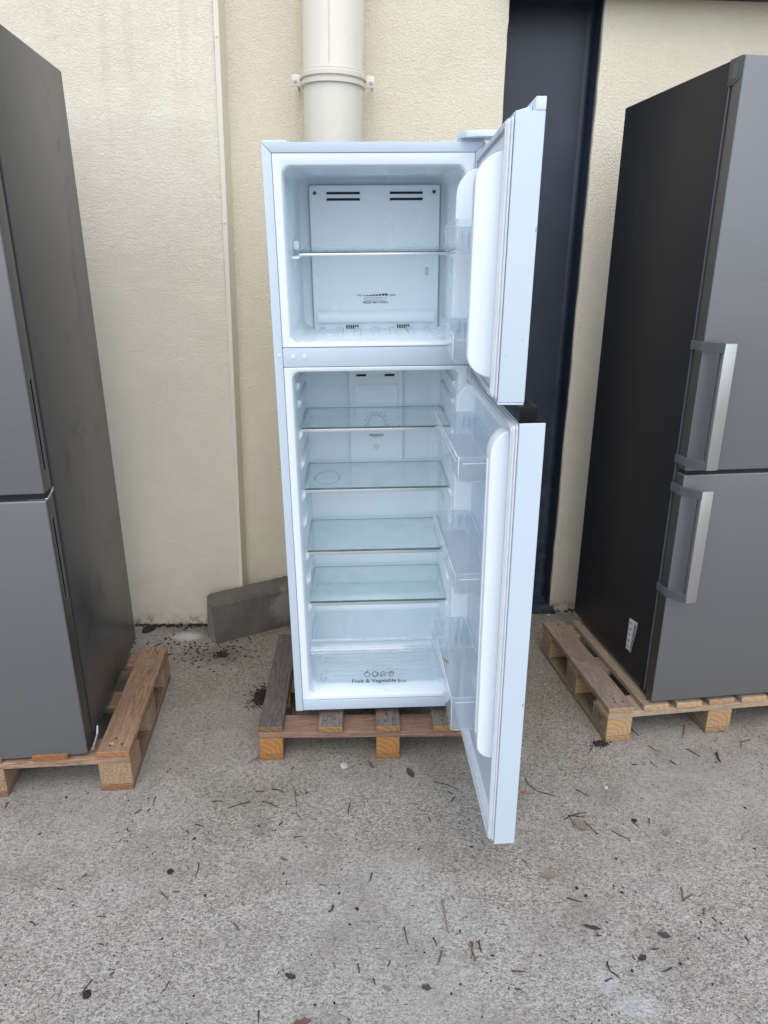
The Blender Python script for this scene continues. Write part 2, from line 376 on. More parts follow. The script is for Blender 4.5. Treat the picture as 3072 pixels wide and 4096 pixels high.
def ground_mat():
    t = NT('rough_concrete'); c = t.coord(); sep = t.n('SeparateXYZ', {0: c})
    fine = t.noise(c, 300, 3, .75); med = t.noise(t.coord(scale=(.65, 1.15, 1)), 120, 5, .68); 
    wob = t.noise(c, 2.2, 3, .5, 0, 'Color')
    wv = t.n('VectorMath', {0: c, 1: t.n('VectorMath', {0: wob, 1: (.35, .35, 0)}, operation='MULTIPLY').outputs[0]}, operation='ADD').outputs[0]
    streak = t.noise(t.n('Mapping', {'Vector': wv, 'Scale': (26, 120, 1)}).outputs[0], 1.6, 4, .65)
    big = t.noise(c, 1.3, 6, .6); bl = t.noise(t.coord(loc=(9, 4, 0)), 5, 6, .65)
    cell = t.n('SeparateColor', {0: t.vor(t.coord(scale=(.85, 1.15, 1)), 300, out='Color')}).outputs[0]
    cell2 = t.n('SeparateColor', {0: t.vor(t.coord(loc=(4, 1, 0)), 150, out='Color')}).outputs[1]
    agg = t.math('ADD', t.math('MULTIPLY', cell, .13), t.math('MULTIPLY', cell2, .06))
    tone = t.math('ADD', t.math('ADD', t.math('ADD', t.math('MULTIPLY', fine, .42), agg), t.math('MULTIPLY', med, .24)), t.math('MULTIPLY', streak, .155))
    grey = t.mix(t.ramp(tone, (.39, 0), (.59, 1)), (.078, .071, .060), (.47, .441, .392))
    tan = t.mix(t.ramp(tone, (.39, 0), (.59, 1)), (.052, .043, .033), (.34, .298, .232))
    near = t.n('MapRange', {0: t.math('ADD', sep.outputs['Y'], t.math('MULTIPLY', bl, .8)), 1: 1.7, 2: 2.6}).outputs[0]
    a = t.mix(near, grey, tan)
    a = t.mix(t.math('MULTIPLY', t.ramp(big, (.42, 0), (.62, 1)), .42), a, (.36, .345, .325))
    a = t.mix(t.math('MULTIPLY', t.ramp(bl, (.47, 0), (.70, 1)), .42), a, (.15, .132, .112))
    pit = t.ramp(t.noise(t.coord(loc=(3, 7, 0)), 62, 5, .72), (.61, 0), (.67, 1))
    a = t.mix(t.math('MULTIPLY', pit, .6), a, (.045, .042, .038))
    lite = t.ramp(t.noise(t.coord(loc=(13, 2, 0)), 150, 3, .6), (.66, 0), (.73, 1))
    a = t.mix(t.math('MULTIPLY', lite, .55), a, (.60, .59, .57))
    blk = t.ramp(t.noise(t.coord(loc=(1, 22, 0)), 105, 2, .5), (.74, 0), (.77, 1))
    a = t.mix(blk, a, (.025, .023, .022))
    def stain(a, uv, rad, wob_, col, amt, sx=1, sy=1):
        p = gnd(*uv)
        cc = t.n('Mapping', {'Vector': t.n('VectorMath', {0: c, 1: (-p.x, -p.y, 0)}, operation='ADD').outputs[0], 'Scale': (sx, sy, 1)}).outputs[0]
        d = t.n('VectorMath', {0: cc}, operation='LENGTH').outputs['Value']
        k = t.ramp(t.math('ADD', d, t.math('MULTIPLY', t.math('SUBTRACT', t.noise(c, 42, 6, .75), .5), wob_)), (rad*.4, 1), (rad, 0))
        return t.mix(t.math('MULTIPLY', k, amt), a, col)
    a = stain(a, (750, 2545), .075, .10, (.55, .545, .53), .75, 1, 1.6)
    a = stain(a, (2430, 3925), .035, .08, (.50, .52, .56), .32)
    a = stain(a, (2545, 4028), .055, .09, (.50, .52, .56), .32, .8, 1.5)
    a = stain(a, (1040, 3310), .05, .16, (.05, .045, .042), .35)
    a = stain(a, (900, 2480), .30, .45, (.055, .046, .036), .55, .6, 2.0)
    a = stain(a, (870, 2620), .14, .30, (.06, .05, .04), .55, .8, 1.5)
    h = t.math('ADD', t.math('ADD', t.math('MULTIPLY', med, .8), t.math('MULTIPLY', fine, .35)), t.math('MULTIPLY', streak, .6))
    h = t.math('SUBTRACT', h, t.math('MULTIPLY', pit, .35))
    t.pbsdf(a, .92, 0, t.bump(h, .8, .0045)); M['rough_concrete'] = t.m
ground_mat()

# ------------------------------------------------------------------ ground
g = MB().add([(-70, -80, 0), (70, -80, 0), (70, 60, 0), (-70, 60, 0)], [(0,1,2,3)])
g.build('ground', M['rough_concrete'], tag_=(None, None, None, 'structure'))

# ------------------------------------------------------------------ building wall
def yl(x): return 2.80 + .03*(x + .9)
def yr(x): return 2.93 + .06*x
building = empty('building_wall', Matrix.Identity(4), 'beige rendered building wall with a stepped corner behind the three refrigerators', 'wall')
HT = 3.4
rl_ = lambda z: -.2183 + (z - .1865)*.00485; rr_ = lambda z: -.2051 + (z - .185)*.00513
xf = lambda z: rl_(z)*2.809
xb = lambda z: rr_(z)*2.895
NZ = 80; zs = [HT*i/NZ for i in range(NZ+1)]
m = MB()
m.loft([[(-4.5, yl(-4.5), z), (xf(z) + random.uniform(-.0012, .0004), yl(-.6), z)] for z in zs], closed=False)
m.build('wall_section', M['stucco_trowel'], building, recalc=False)
m = MB()
m.loft([[(xf(z) + .001, yl(-.6) + .02, z), (xf(z) + .001, 2.8025, z), (xf(z) + .002, 2.8015, z), (xb(z) - .004, 2.8015, z), (xb(z) - .003, 2.8025, z), (xb(z), yr(-.6) + .01, z)] for z in zs], closed=False)
m.build('corner_strip', M['return_paint'], building, recalc=False)
for z in (.42, 1.02, 1.62, 2.2): MB().disc((xf(z) + .010, 2.8016, z), (0, -1, 0), .0045, .0022, 12).build('strip_screw', M['return_paint'], building, .0006)
m = MB()
rag = lambda s: random.uniform(-s, s)
m.loft([[(-.66, yr(-.66), z), (.4165 + rag(.0018), yr(.4), z), (.4165, yr(.4) + .25, z)] for z in zs], closed=False)
m.build('wall_section', M['stucco_pitted'], building, recalc=False)
m = MB()
e = 0
rings = []
for z in zs:
    e = .35*e + rag(.0016)
    rings.append([(.770, yr(.77) + .25, z), (.7545 + e + (.004 if z < .12 else 0), yr(.75) + .012, z), (.757 + e, yr(.75), z), (4.5, yr(4.5), z)])
m.loft(rings, closed=False)
m.build('wall_section', M['stucco_pitted'], building, recalc=False)
# mass of the building behind the render, and its roof edge
m = MB().box(-4.5, 4.5, 3.26, 3.3, 0, HT); m.box(-4.5, -.62, yl(-4.5) + .14, 3.25, 0, HT - .01)
m.build('core_wall', M['stucco_pitted'], building)
m = MB().box(.42, 4.4, yr(.75) - .09, yr(.75) + .04, 2.373, 2.55)
beam = m.build('steel_beam', M['beam_paint'], None, .004, tag_=('dark steel beam running along the top of the wall from the navy column', 'beam'))

# ------------------------------------------------------------------ steel column in its recess
colm = empty('steel_column', Matrix.Translation((.585, 3.0, 0)), 'dark navy steel column set into the wall behind the open doors', 'column')
T_ = Matrix.Translation((-.585, -3.0, 0))
m = MB().box(.418, .750, 3.098, 3.112, .02, HT); m.build('web', M['column_paint'], colm, Mx=T_)
for x0, x1, y0 in ((.398, .418, yr(.4) + .004), (.750, .770, yr(.76) + .010)):
    m = MB().box(x0, x1, y0, 3.2, .021, HT); m.build('flange', M['column_paint'], colm, .003, Mx=T_)
m = MB(); R_ = .022
prof = [(.7498, 3.0978)] + [(.7498 - R_ + R_*math.sin(a), 3.0978 - R_ + R_*math.cos(a)) for a in [math.pi/2*i/6 for i in range(7)]]
prof = [(.7498, 3.0978), (.7498, 3.0978 - R_)] + [(.7498 - R_ + R_*math.cos(a), 3.0978 - R_ + R_*math.sin(a)) for a in [math.pi/2*i/6 for i in range(1, 6)]] + [(.7498 - R_, 3.0978)]
m.prism(prof, 2, .022, HT); m.build('root_fillet', M['column_paint'], colm, smooth=.7, Mx=T_)
m = MB().box(.385, .772, yr(.6) - .032, 3.2, .002, .0205); m.build('base_plate', M['column_paint'], colm, .002, Mx=T_)

# ------------------------------------------------------------------ downpipe
PX, PY, PR_ = -.1895, 2.796, .1008
pm = Matrix.Translation((PX - .022, PY, 0)) @ Matrix.Rotation(.0117, 4, 'Y')
pipe = empty('drain_pipe', pm, 'thick cream painted drain pipe on the wall behind the white refrigerator', 'pipe')
def circ(r, z, n=48): return [(r*math.cos(2*math.pi*i/n), r*math.sin(2*math.pi*i/n), z) for i in range(n)]
m = MB().loft([circ(PR_, .02), circ(PR_, 2.086), circ(PR_ + .003, 2.089), circ(PR_ + .003, 2.096), circ(PR_ + .001, 2.101), circ(PR_ + .001, HT)], False, True)
m.tube([(-.006, -PR_ - .0005, 2.10), (-.0075, -PR_ - .0008, 2.22), (-.007, -PR_ - .0008, HT - .2)], .0022, 6)
m.build('pipe', M['pipe_paint'], pipe, smooth=.7)
m = MB()
m.loft([circ(PR_ + a, z) for a, z in ((.0, 2.046), (.009, 2.048), (.010, 2.060), (.004, 2.063), (.004, 2.066), (.012, 2.069), (.012, 2.082), (.008, 2.086), (0, 2.086))])
cl = m.build('clamp_band', M['pipe_paint'], pipe, smooth=.6)
for s in (-1, 1):
    m = MB().box(min(s*.108, s*.141), max(s*.108, s*.141), -.008, .0, 2.049, 2.086)
    m.build('clamp_ear', M['pipe_paint'], cl, .004)
    m = MB().disc((s*.129, -.0075, 2.067), (0, -1, 0), .0075, .006, 12); m.disc((s*.129, -.0135, 2.067), (0, -1, 0), .0035, .004, 6)
    m.build('clamp_bolt', M['pipe_paint'], cl, .001)
    m = MB().disc((s*.129, .0, 2.067), (0, 1, 0), .005, .115, 8); m.build('standoff', M['pipe_paint'], cl)

# ------------------------------------------------------------------ kerb stone
kp = gnd(861.5, 2579); KM = Matrix.Translation(kp) @ Matrix.Rotation(math.radians(32.05), 4, 'Z')
m = MB(); KL = .44
prof = [(0, .0), (.096, 0), (.096, .184), (.090, .190), (.034, .192), (.014, .184), (0, .168)]
n = 36; rings = []
for i in range(n+1):
    x = KL*i/n
    sh_ = .012 if i == 0 else .004 if i == 1 else 0
    rings.append([(x + (rag(.007) if i == 0 else 0), p[0]*(1 - sh_*3) + sh_*1.2*(1 if p[0] < .05 else -1)*(p[1] > .1) + rag(.0016), max(0, p[1]*(1 - sh_*1.6) + (rag(.0016) if p[1] else 0))) for p in prof])
m.loft(rings, True, True)
m.m[-2] = 1; m.m[-1] = 1
m.build('kerb_stone', [M['kerb_concrete'], M['kerb_break']], None, .005, 2, Mx=KM, tag_=('broken grey concrete kerb stone lying askew against the wall corner', 'kerb stone'))

# ------------------------------------------------------------------ white refrigerator
FWD, FH, FDP = .533, 1.6157, .55
wf = empty('white_refrigerator', FW, 'white top freezer refrigerator standing open on a weathered pallet', 'refrigerator')
ENA, PLA, LIN = M['white_enamel'], M['white_plastic'], M['white_liner']
FS = .0224
m = MB()
m.box(0, .012, .0304, FDP, 0, FH); m.box(FWD-.012, FWD, .0304, FDP, 0, FH); m.box(.0122, FWD-.0122, .0304, FDP-.0005, FH-.012, FH)
m.box(.0122, FWD-.0122, FDP-.01, FDP-.0008, .0, FH-.0124); m.box(.0122, FWD-.0122, .04, FDP-.011, .0, .01)
for P_ in ([(0, 0), (FS, 0), (FS, FH-FS-.0003), (0, FH-.0003)], [(FWD, 0), (FWD, FH-.0003), (FWD-FS, FH-FS-.0003), (FWD-FS, 0)], [(.0003, FH), (FS+.0003, FH-FS), (FWD-FS-.0003, FH-FS), (FWD-.0003, FH)]):
    m.loft([[(x, y, z) for x, z in P_] for y in (0, .030)], True, True)
m.build('cabinet', ENA, wf, .0012, 2)
m = MB().add([(.0008, -.0003, FH-.001), (.0016, -.0003, FH-.0008), (FS+.0002, -.0003, FH-FS+.0006), (FS-.0008, -.0003, FH-FS-.0002)], [(0,1,2,3)])
m.build('mitre_seam', M['grey_ink'], wf)
def liner(name, flange, op, back, yb, r=.022, rb=.03, floor=None):
    m = MB(); i = lambda q, d: (q[0]+d, q[1]-d, q[2]+d, q[3]-d)
    mid = tuple(a + (b-a)*.12 for a, b in zip(op, back))
    m.loft([rng_y(i(flange, .0), .002, .03), rng_y(i(flange, .0), .002, .003), rng_y(i(flange, .0015), .002, .0018), rng_y(i(op, -.003), r, .0018), rng_y(op, r, .0035),
            rng_y(i(op, .003), r, .009), rng_y(i(mid, .004), r, yb*.12), rng_y(back, rb, yb-.02), rng_y(i(back, .005), rb, yb-.006), rng_y(i(back, .018), rb, yb)], False, True)
    return m.build(name, LIN, wf, smooth=.5)
liner('freezer_liner', (.0234, .5096, 1.1375, FH-FS-.001), (.0428, .4900, 1.1445, 1.567), (.054, .484, 1.140, 1.561), .366)
liner('fridge_liner', (.0234, .5096, .0392, 1.0850), (.0428, .4900, .0530, 1.0745), (.050, .486, .060, 1.068), .405, .02, .025)
# divider between the compartments, plinth strip
dv = MB().box(.0234, .5096, .0012, .03, 1.0868, 1.1358).build('divider_panel', ENA, wf, .0012)
for a in (.0498, .0794): MB().disc((a, .0012, 1.113), (0, -1, 0), .0062, .0016, 16).build('screw_cap', PLA, dv, .0006)
MB().disc((.0139, .0, 1.117), (0, -1, 0), .0046, .0014, 16).build('side_screw_cap', PLA, wf, .0005)
MB().box(.0234, .5096, .0010, .03, .0012, .0376).build('plinth_strip', ENA, wf, .0012)
for a in (.05, .48): MB().disc((a, .05, -.0005), (0, 0, -1), .016, .0135, 14).build('foot', M['black_plastic'], wf)
MB().box(.06, .47, .12, FDP-.04, -.006, -.0002).build('underside_tray', M['dark_void'], wf)
# caps and hinge cover on top
MB().box(.002, .060, .004, .05, FH + .0002, FH + .0045).build('corner_cap', PLA, wf, .0015)
hc = MB(); hp = [(.470, .05), (.470, -.004), (.484, -.030), (.512, -.044), (.556, -.044), (.572, -.03), (.574, .05)]
hc.prism([(p[0], p[1]) for p in hp], 2, FH + .006, FH + .020); hc.box(.472, .53, .005, .048, FH + .0002, FH + .0058)
hc.build('hinge_cover', PLA, wf, .004, 2)
# freezer back: evaporator cover
EB = .346
ev = MB()
ev.loft([rng_y((.088, .4655, 1.136, 1.540), .008, EB + .018), rng_y((.088, .4655, 1.136, 1.540), .008, EB + .003), rng_y((.091, .4625, 1.138, 1.537), .007, EB)], False, True)
evo = ev.build('evaporator_cover', LIN, wf, smooth=.5)
# swelling lip along the foot of the cover
lp = MB(); pr = [(1.196, EB + .001), (1.190, EB - .005), (1.178, EB - .011), (1.164, EB - .012), (1.158, EB - .010), (1.156, EB + .001)]
lp.loft([[(x, y, z) for z, y in pr] for x in (.100, .104, .450, .454)], True, True); lp.build('cover_lip', LIN, evo, .002, 2)
outl = MB()
for q in ((.0865, .0876, 1.14, 1.5405), (.4658, .4672, 1.14, 1.5405)): outl.box(q[0], q[1], EB + .001, EB + .003, q[2], q[3])
outl.box(.0876, .4658, EB + .001, EB + .003, 1.5402, 1.5412); outl.build('cover_seam', M['grey_ink'], evo)
for a0, a1 in ((.139, .234), (.320, .4145)):
    for c0 in (1.518, 1.5015):
        MB().box(a0, a1, EB - .0012, EB + .001, c0 - .0030, c0 + .0034).build('vent_slot', M['dark_void'], evo)
        MB().box(a0 - .002, a1 + .002, EB - .003, EB + .001, c0 - .0062, c0 - .0032).build('vent_lip', LIN, evo, .001)
for a, c_ in ((.105, 1.5185), (.447, 1.5205)): MB().disc((a, EB - .0001, c_), (0, -1, 0), .0052, .002, 12).build('screw', M['nail_metal'], evo, .0006)
MB().loft([rng_y((.4255, .4335, 1.294, 1.315), .003, EB - .0012), rng_y((.427, .432, 1.2955, 1.3135), .002, EB - .0012), rng_y((.427, .432, 1.2955, 1.3135), .002, EB + .0)]).build('release_slot', M['grey_ink'], evo)
def fhit(z, x, y, b, zoom=1):
    o = {1: (1000, 480), 2: (1000, 1380), 3: (1000, 2380)}[zoom]
    return hit(FW, (o[0] + x*.7836, o[1] + y*.7836), 1, b)
INK = M['print_ink']
def ftext(name, s, parent, x0, x1, ytop, ybase, b, zoom, bold=0, mat=None):
    p = fhit(0, x0, ybase, b, zoom); q = fhit(0, x1, ytop, b, zoom)
    return text(name, s, parent, Matrix.Translation((p.x, b, p.z)) @ FACE_NY, mat or INK, q.x - p.x, abs(q.z - p.z), bold)
ftext('lettering', 'COLD', evo, 545, 568, 890, 899, EB - .0006, 1, .01); ftext('lettering', 'COLDER', evo, 709, 743, 889, 898, EB - .0006, 1, .01)
ftext('lettering', 'FREEZER TEMP CONTROL', evo, 577, 706, 925, 937, EB - .0006, 1, .015)
mb = MB()
for i in range(8):
    p = fhit(0, 575 + i*16.4, 898.5 - i*.35, EB - .0006, 1); hh = .0016 + i*.0006
    mb.box(p.x, p.x + .0075, EB - .0012, EB - .0004, p.z, p.z + hh)
mb.build('cold_scale', INK, evo)
p = fhit(0, 583, 921, EB, 1); q = fhit(0, 696, 906, EB, 1)
MB().loft([rng_y((p.x, q.x, p.z, q.z), .002, EB - .0014), rng_y((p.x + .0012, q.x - .0012, p.z + .0012, q.z - .0012), .0015, EB - .0014), rng_y((p.x + .0012, q.x - .0012, p.z + .0012, q.z - .0012), .0015, EB - .0004)]).build('slider_frame', M['grey_ink'], evo)
MB().box(q.x - .0125, q.x - .0005, EB - .005, EB, p.z - .001, q.z + .0004).build('slider_knob', PLA, evo, .001)
for a0 in (.1855, .3405):
    for i in range(6): MB().box(a0 + i*.0067, a0 + i*.0067 + .0042, EB - .0010, EB + .001, 1.1385, 1.1505).build('drain_slot', M['dark_void'], evo)
# freezer floor ribs and crumbs
fr_ = MB()
for i in range(7):
    a = .115 + i*.052
    fr_.add([(a - .014, .04, 1.1412), (a + .014, .04, 1.1412), (a + .011, .33, 1.1412), (a - .011, .33, 1.1412), (a - .010, .05, 1.1475), (a + .010, .05, 1.1475), (a + .008, .325, 1.1475), (a - .008, .325, 1.1475)],
            [(0,1,5,4), (1,2,6,5), (2,3,7,6), (3,0,4,7), (4,5,6,7)])
fr_.build('floor_ribs', LIN, wf, .002, 2)
cr = MB()
for i in range(34):
    a, b = random.uniform(.07, .46), random.uniform(.015, .10); s = random.uniform(.0008, .0022)
    cr.box(a - s, a + s, b - s, b + s, 1.1445 + .0002, 1.1445 + s)
o = cr.build('crumbs', M['rot_leaf'], wf); o['kind'] = 'stuff'
# shelf ledges on the liner walls
def ledge(c, b0=.045, b1=.37, mat=LIN):
    for s in (0, 1):
        x0 = (.0478, .0585) if s == 0 else (.4785, .4880)
        x = sorted(x0); lo = (x[0] if s == 0 else x[1]); hi = x[1] if s == 0 else x[0]
        mm = MB(); mm.loft([[(lo, b, c + .004), (hi, b, c + .001), (hi, b, c - .006), (lo, b, c - .022)] for b in (b0, b0 + .012, b1)], True, True)
        mm.build('shelf_ledge', mat, wf, .0015, 2)
for c in (.975, 1.028, .894-.006, .795, .71-.006, .62, .509-.006, .42, .333-.006): ledge(c, random.choice((.07, .09)), .36)
# glass shelves
def shelf(name, c, a0, a1, b0, b1, trim=.0105):
    g = MB(); g.box(a0, a1, b0 + .004, b1, c - .0035, c)
    g.m = [0]*6; g.m[0] = 1; g.m[1] = 1; g.m[3] = 1
    o = g.build(name, [M['shelf_glass'], M['glass_edge']], wf)
    MB().box(a0 + .001, a1 - .001, b0 - .004, b0 + .0035, c - trim, c - .0015).build('front_trim', M['trim_metal'], o, .001)
    MB().box(a0 + .001, a1 - .001, b0 - .002, b0 + .0038, c - .0010, c + .0022).build('trim_seal', M['glass_edge'], o)
    MB().box(a0, a1, b1 - .006, b1 + .004, c + .0006, c + .0085).build('rear_rail', M['clear_plastic'], o, .001)
    for x0, x1 in ((a0 - .006, a0 - .0004), (a1 + .0004, a1 + .006)):
        MB().box(x0, x1, b0 - .004, b1, c - .010, c + .002).build('side_rail', M['clear_plastic'], o, .001)
    return o
for c in (.894, .710, .509, .333): shelf('glass_shelf', c, .0545, .4800, .100, .358)
fz = shelf('freezer_shelf', 1.3665, .070, .473, .090, .330, .0085)
for s, x0, x1 in ((0, .052, .0735), (1, .4695, .488)): MB().box(x0, x1, .07, .33, 1.352, 1.3585).build('shelf_ledge', LIN, wf, .003)
for x0, x1 in ((.0515, .066), (.474, .488)): MB().loft([rng_y((x0, x1, 1.372, 1.395), .005, b) for b in (.16, .24)], True, True).build('shelf_stop', LIN, wf, .002)
# dried ring and smear left on a shelf
rg = MB(); cx, cy = .118, .205
pts = [(cx + (.040 + rag(.002))*math.cos(a), cy + (.062 + rag(.003))*math.sin(a), .7106) for a in [2*math.pi*i/36 for i in range(37)]]
rg.loft([[(cx + (x-cx)*k, cy + (y-cy)*k, z) for x, y, z in pts] for k in (1.0, .90)], closed=False)
clear_mat('dried_spill', (.85, .85, .78), .45, (.50, .52, .46)); rg.build('dried_ring', M['dried_spill'], wf)
# fridge back: air duct cover
DB = .386
du = MB().loft([rng_y((.187, .3625, .690, 1.066), .006, DB + .020), rng_y((.187, .3625, .690, 1.066), .006, DB + .004), rng_y((.191, .3585, .694, 1.064), .006, DB)], False, True).build('duct_cover', LIN, wf, smooth=.5)
for x0, x1, y0, y1 in ((542, 593, 149, 160), (687, 738, 147, 159)):
    p = fhit(0, x0, y1, DB, 2); q = fhit(0, x1, y0, DB, 2)
    MB().box(p.x, q.x, DB - .0012, DB + .001, p.z, q.z).build('vent_slot', M['dark_void'], du)
MB().loft([rng_y((.203, .348, .870, .962), .006, DB + .0), rng_y((.206, .345, .873, .959), .006, DB - .003)], False, True).build('duct_bulge', LIN, du, smooth=.5)
p = fhit(0, 645, 398, DB, 2)
MB().disc((p.x, DB + .001, p.z), (0, -1, 0), .0265, .010, 32).build('temperature_dial', LIN, du, .003)
tk = MB()
for i in range(9):
    a = math.radians(-10 + 200*i/8); tk.box(p.x + .036*math.cos(a) - .0022, p.x + .036*math.cos(a) + .0022, DB - .0010, DB - .0002, p.z + .036*math.sin(a) - .0022, p.z + .036*math.sin(a) + .0022)
tk.tube([(p.x + .0275*math.cos(a), DB - .0004, p.z + .0275*math.sin(a)) for a in [2*math.pi*i/32 for i in range(33)]], .0007, 5)
tk.build('dial_marks', M['grey_ink'], du)
ftext('lettering', 'REFRIGERATOR', du, 610, 682, 453, 465, DB - .0006, 2, .02); ftext('lettering', 'TEMP CONTROL', du, 621, 671, 465, 471, DB - .0006, 2)
p = fhit(0, 646, 518, DB, 2); fl = MB()
for k in range(12):
    a = 2*math.pi*(k % 6)/6 + (math.pi/6 if k >= 6 else 0); r = .0048 if k < 6 else .0092
    fl.loft([[(p.x + (r + dr)*math.cos(a) + s_*w_*math.sin(a), DB - .0006, p.z + (r + dr)*math.sin(a) - s_*w_*math.cos(a)) for dr, s_, w_ in ((-.0022, 0, 0), (0, 1, .0011), (.0022, 0, 0), (0, -1, .0011))]], True)
fl.build('sensor_holes', INK, du)
p = fhit(0, 765, 418, DB, 2); MB().box(p.x - .004, p.x + .004, DB - .001, DB, p.z - .010, p.z + .006).build('small_label', M['grey_ink'], du)
# rear step over the compressor and the crisper drawer
MB().loft([[(x, .4, .062), (x, .30, .062), (x, .30, .20), (x, .33, .235), (x, .4, .245)] for x in (.0465, .4895)], True, True).build('rear_step', LIN, wf, .008, 3)
def crisper():
    a0, a1, b0, b1, c0, c1 = .0555, .4775, .040, .285, .060, .196
    mm = MB()
    def rg_(d, z, db=0): return [(q[0], q[1], z) for q in rr(a0 + d, a1 - d, b0 + d + db, b1 - d, .016, 5)]
    mm.loft([rg_(.010, c0, .012), rg_(.004, c0 + .012, .008), rg_(0, c1), rg_(.0035, c1), rg_(.0075, c0 + .013, .008), rg_(.014, c0 + .004, .012)], True, True, mis=[0, 0, 1, 0, 0])
    o = mm.build('crisper_drawer', [M['crisper_plastic'], M['plastic_edge']], wf, smooth=.6)
    MB().loft([[(x, b0 - .012, c1 - .012), (x, b0 - .016, c1 + .006), (x, b0 - .004, c1 + .016), (x, b0 + .030, c1 + .018), (x, b0 + .030, c1 + .015), (x, b0, c1 + .012), (x, b0 - .010, c1 + .004), (x, b0 - .008, c1 - .012)] for x in (a0 - .004, a0, a1 - .002, a1 + .002)], True, True).build('drawer_rim', M['crisper_plastic'], o, smooth=.6)
    MB().box(a0, a1, b0 - .0165, b0 - .0140, c1 - .001, c1 + .001).build('rim_edge', M['plastic_edge'], o)
    MB().box(a0, a1, b0 + .028, b0 + .031, c1 + .0185, c1 + .0205).build('rim_edge', M['plastic_edge'], o)
    rb = MB()
    for i in range(7): rb.box(a0 + .03, a1 - .03, b0 + .05 + i*.026, b0 + .062 + i*.026, c0 + .0042, c0 + .0075)
    rb.build('floor_ribs', M['crisper_plastic'], o, .001)
    B = b0 - .001
    p = fhit(0, 522, 448, B, 3); q = fhit(0, 746, 427, B, 3); dz = fhit(0, 640, 428, B, 3).z
    tl = math.atan2(fhit(0, 798, 441, B, 3).z - p.z, fhit(0, 798, 441, B, 3).x - p.x)
    text('lettering', 'Fruit & Vegetable', o, Matrix.Translation((p.x, B - .002, p.z - .0036)) @ FACE_NY, INK, q.x - p.x, .0172, .016)
    p = fhit(0, 754, 444, B, 3); q = fhit(0, 799, 426, B, 3)
    text('lettering', 'Box', o, Matrix.Translation((p.x, B - .002, p.z)) @ FACE_NY, INK, q.x - p.x, .0135)
    ic = MB(); yy = B - .003
    def loop(cx, cz, pts, closed=True):
        P = [(cx + x, yy, cz + z) for x, z in pts]
        if closed: P.append(P[0])
        ic.tube(P, .0010, 5)
    C_ = [fhit(0, x, y, B - .003, 3) for x, y in ((597, 405), (638, 403), (679, 402), (721, 402))]
    cir = lambda rx, rz, n=18, w=0, k=0: [((rx + w*math.sin(k*t_))*math.cos(t_), (rz + w*math.sin(k*t_))*math.sin(t_)) for t_ in [2*math.pi*i/n for i in range(n)]]
    loop(C_[0].x, C_[0].z - .001, cir(.0092, .0085)); loop(C_[0].x, C_[0].z + .008, [(-.004, 0), (0, .002), (.001, .005), (.002, .002), (.006, .002)], False)
    loop(C_[1].x, C_[1].z, cir(.0085, .009)); loop(C_[1].x, C_[1].z, [(-.009, -.006), (0, -.011), (.009, -.006)], False); loop(C_[1].x, C_[1].z, [(.004, .008), (.011, .003), (.008, -.006)], False)
    loop(C_[2].x + .001, C_[2].z + .001, cir(.0088, .0075, 28, .0013, 5)); loop(C_[2].x, C_[2].z, [(0, .005), (0, -.003), (.005, -.002)], False); loop(C_[2].x - .007, C_[2].z - .007, cir(.003, .0025, 8))
    loop(C_[3].x, C_[3].z, [(-.008, .005), (-.009, -.002), (-.004, -.009), (.002, -.009), (.008, -.002), (.008, .005), (.002, .0085), (-.004, .0085)])
    loop(C_[3].x, C_[3].z, [(-.008, .006), (-.004, .003), (-.002, .006), (.001, .003), (.004, .006), (.009, .003)], False)
    for x, z in ((-.003, -.002), (.001, -.004), (.003, 0), (0, .001)): ic.box(C_[3].x + x - .0006, C_[3].x + x + .0006, yy - .0005, yy + .0005, C_[3].z + z - .0008, C_[3].z + z + .0008)
    ic.build('produce_icons', INK, o)
    st = MB()
    for i in range(26):
        a = a0 + .030 + random.gauss(0, .008); z = c0 + .02 + random.random()**1.5*.09; s = random.uniform(.0012, .0042)
        st.add([(a + rag(s), b0 + .0035, z + rag(s)) for _ in range(4)], [(0,1,2,3)])
    o2 = st.build('food_stain', M['leaf_tan'], o); o2['kind'] = 'stuff'
crisper()

# ---- doors
DW, DT = .53, .052
def door_matrix(a0, ang, lean, droop, z0):
    a = math.radians(ang)
    Mx = Matrix(((math.sin(a), math.cos(a), 0, a0), (-math.cos(a), math.sin(a), 0, -.012), (0, 0, 1, z0), (0, 0, 0, 1)))
    return Mx @ Matrix.Rotation(lean, 4, 'X') @ Matrix.Rotation(droop, 4, 'Y')
def rng_v(rect, r, v, n=6): return [(p[0], v, p[1]) for p in rr(*rect, r, n)]
def gasket(parent, H):
    for k, (d, v0, v1) in enumerate(((.004, -.0045, -.0005), (.0065, -.0100, -.0055), (.010, -.0145, -.0110))):
        mm = MB(); wd = .016 - k*.003
        o_ = (d, DW - d, d, H - d); i_ = (d + wd, DW - d - wd, d + wd, H - d - wd)
        mm.loft([rng_v(o_, .008, v0), rng_v(i_, .006, v0), rng_v(i_, .006, v1), rng_v(o_, .008, v1), rng_v(o_, .008, v0)])
        mm.build('gasket_lip', M['gasket'], parent, .0008, 1)
    mm = MB(); o_ = (.008, DW - .008, .008, H - .008); i_ = (.016, DW - .016, .016, H - .016)
    mm.loft([rng_v(o_, .006, -.012), rng_v(i_, .006, -.012), rng_v(i_, .006, -.0006), rng_v(o_, .006, -.0006), rng_v(o_, .006, -.012)])
    mm.build('gasket_core', M['gasket'], parent)
